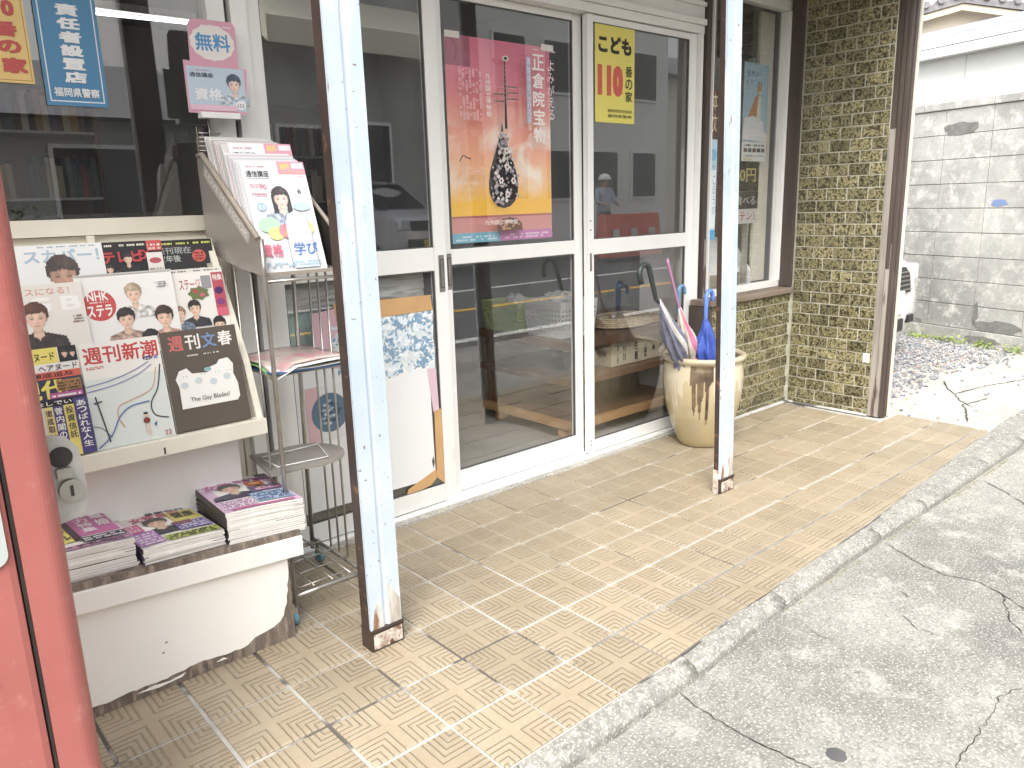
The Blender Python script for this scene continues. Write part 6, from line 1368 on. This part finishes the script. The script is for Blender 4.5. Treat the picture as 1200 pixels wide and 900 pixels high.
# utility pole
up_ = thing('utility_pole', 'grey concrete utility pole across the street beside the hedge', 'pole', (3.75, -8.3, 0)); B('far_grey').tube([(3.75, -8.3, 0), (3.75, -8.3, 9)], [.16, .11], 20).build('shaft', parent=up_)

# man in a white helmet behind orange-red barriers, far across the street
def person(label, x, y, z0, face_dir, h=1.68):
    t_ = thing('person', label, 'person', (x, y, z0)); k = h / 1.70; F = Vector((math.cos(face_dir), math.sin(face_dir), 0)); Rr = Vector((F.y, -F.x, 0)); P = lambda r_, f, z: Vector((x, y, z0)) + Rr * r_ * k + F * f * k + Vector((0, 0, z * k))
    pts = {'pel': (0, 0, .92, .14), 'wst': (0, .0, 1.08, .125), 'chs': (0, .01, 1.28, .15), 'nck': (0, .02, 1.44, .06), 'hdb': (0, .03, 1.53, .075), 'hdt': (0, .03, 1.62, .085),
        'lsh': (.18, 0, 1.38, .06), 'lel': (.24, .06, 1.12, .042), 'lwr': (.17, .28, 1.06, .03), 'lhd': (.14, .35, 1.06, .032), 'rsh': (-.18, 0, 1.38, .06), 'rel': (-.24, .06, 1.12, .042), 'rwr': (-.17, .28, 1.06, .03), 'rhd': (-.14, .35, 1.06, .032),
        'lhp': (.09, 0, .86, .10), 'lkn': (.10, .04, .48, .065), 'lan': (.10, 0, .10, .045), 'lto': (.11, .14, .04, .04), 'rhp': (-.09, 0, .86, .10), 'rkn': (-.10, .02, .48, .065), 'ran': (-.10, -.03, .10, .045), 'rto': (-.11, .11, .04, .04)}
    nm = list(pts); ed = [('pel', 'wst'), ('wst', 'chs'), ('chs', 'nck'), ('nck', 'hdb'), ('hdb', 'hdt'), ('chs', 'lsh'), ('lsh', 'lel'), ('lel', 'lwr'), ('lwr', 'lhd'), ('chs', 'rsh'), ('rsh', 'rel'), ('rel', 'rwr'), ('rwr', 'rhd'), ('pel', 'lhp'), ('lhp', 'lkn'), ('lkn', 'lan'), ('lan', 'lto'), ('pel', 'rhp'), ('rhp', 'rkn'), ('rkn', 'ran'), ('ran', 'rto')]
    me = bpy.data.meshes.new('body'); me.from_pydata([P(*pts[n][:3]) - Vector((x, y, z0)) for n in nm], [(nm.index(a), nm.index(c)) for a, c in ed], []); o = bpy.data.objects.new('body', me); COL.objects.link(o); o.parent = t_
    md = o.modifiers.new('skin', 'SKIN'); 
    for i, n in enumerate(nm): me.skin_vertices[0].data[i].radius = (pts[n][3] * k,) * 2
    me.skin_vertices[0].data[0].use_root = True; sb = o.modifiers.new('sub', 'SUBSURF'); sb.levels = 2; sb.render_levels = 2
    dg = bpy.context.evaluated_depsgraph_get(); m2 = bpy.data.meshes.new_from_object(o.evaluated_get(dg)); o.modifiers.clear(); o.data = m2
    m2.materials.clear()
    for mm in (M('shirt_blue', (.40, .48, .60), rough=.8), M('trousers_grey', (.10, .11, .13), rough=.8), M('skin_tone', (.45, .28, .20), rough=.6)): m2.materials.append(mm)
    for p in m2.polygons:
        z = p.center.z / k; p.use_smooth = True; p.material_index = 2 if z > 1.42 or (z < 1.12 and z > 1.0 and (p.center.xy.length > .24 * k)) else (0 if z > .92 else 1)
    hm_ = B(M('helmet_white', (.88, .88, .86), rough=.3)); pf_ = [(.135 * math.cos(R(a)), .12 * math.sin(R(a))) for a in range(0, 91, 10)]; hm_.lathe([(.165, -.006), (.14, .0)] + pf_, 20, P(0, .03, 1.60)); hm_.build('helmet', parent=t_)
    return t_
person('man in white helmet and pale blue shirt standing across the street behind barriers', 11.4, -8.1, .04, R(100))
M('barrier_red', (.72, .13, .08), rough=.4)
def barrier(label, x, y, w_):
    t_ = thing('safety_barrier', label, 'barrier', (x, y, .04), 'orange-red barriers across the street')
    b_ = B('barrier_red'); b_.prism([(x - w_ / 2, y - .22, .04), (x - w_ / 2, y + .22, .04), (x - w_ / 2, y + .10, .9), (x - w_ / 2, y - .10, .9)], (w_, 0, 0)); b_.build('shell', parent=t_)
    for k in range(3): B(ink('F0F0EC')).box(x - w_ / 2 + .15 + k * w_ / 3, x - w_ / 2 + .35 + k * w_ / 3, y + .17, y + .175, .45, .6).build('reflector', parent=t_)
barrier('wide orange-red barrier in front of the helmeted man', 11.3, -7.3, 1.7); barrier('shorter orange-red barrier to the right of the helmeted man in the glass', 14.2, -7.3, 1.2)
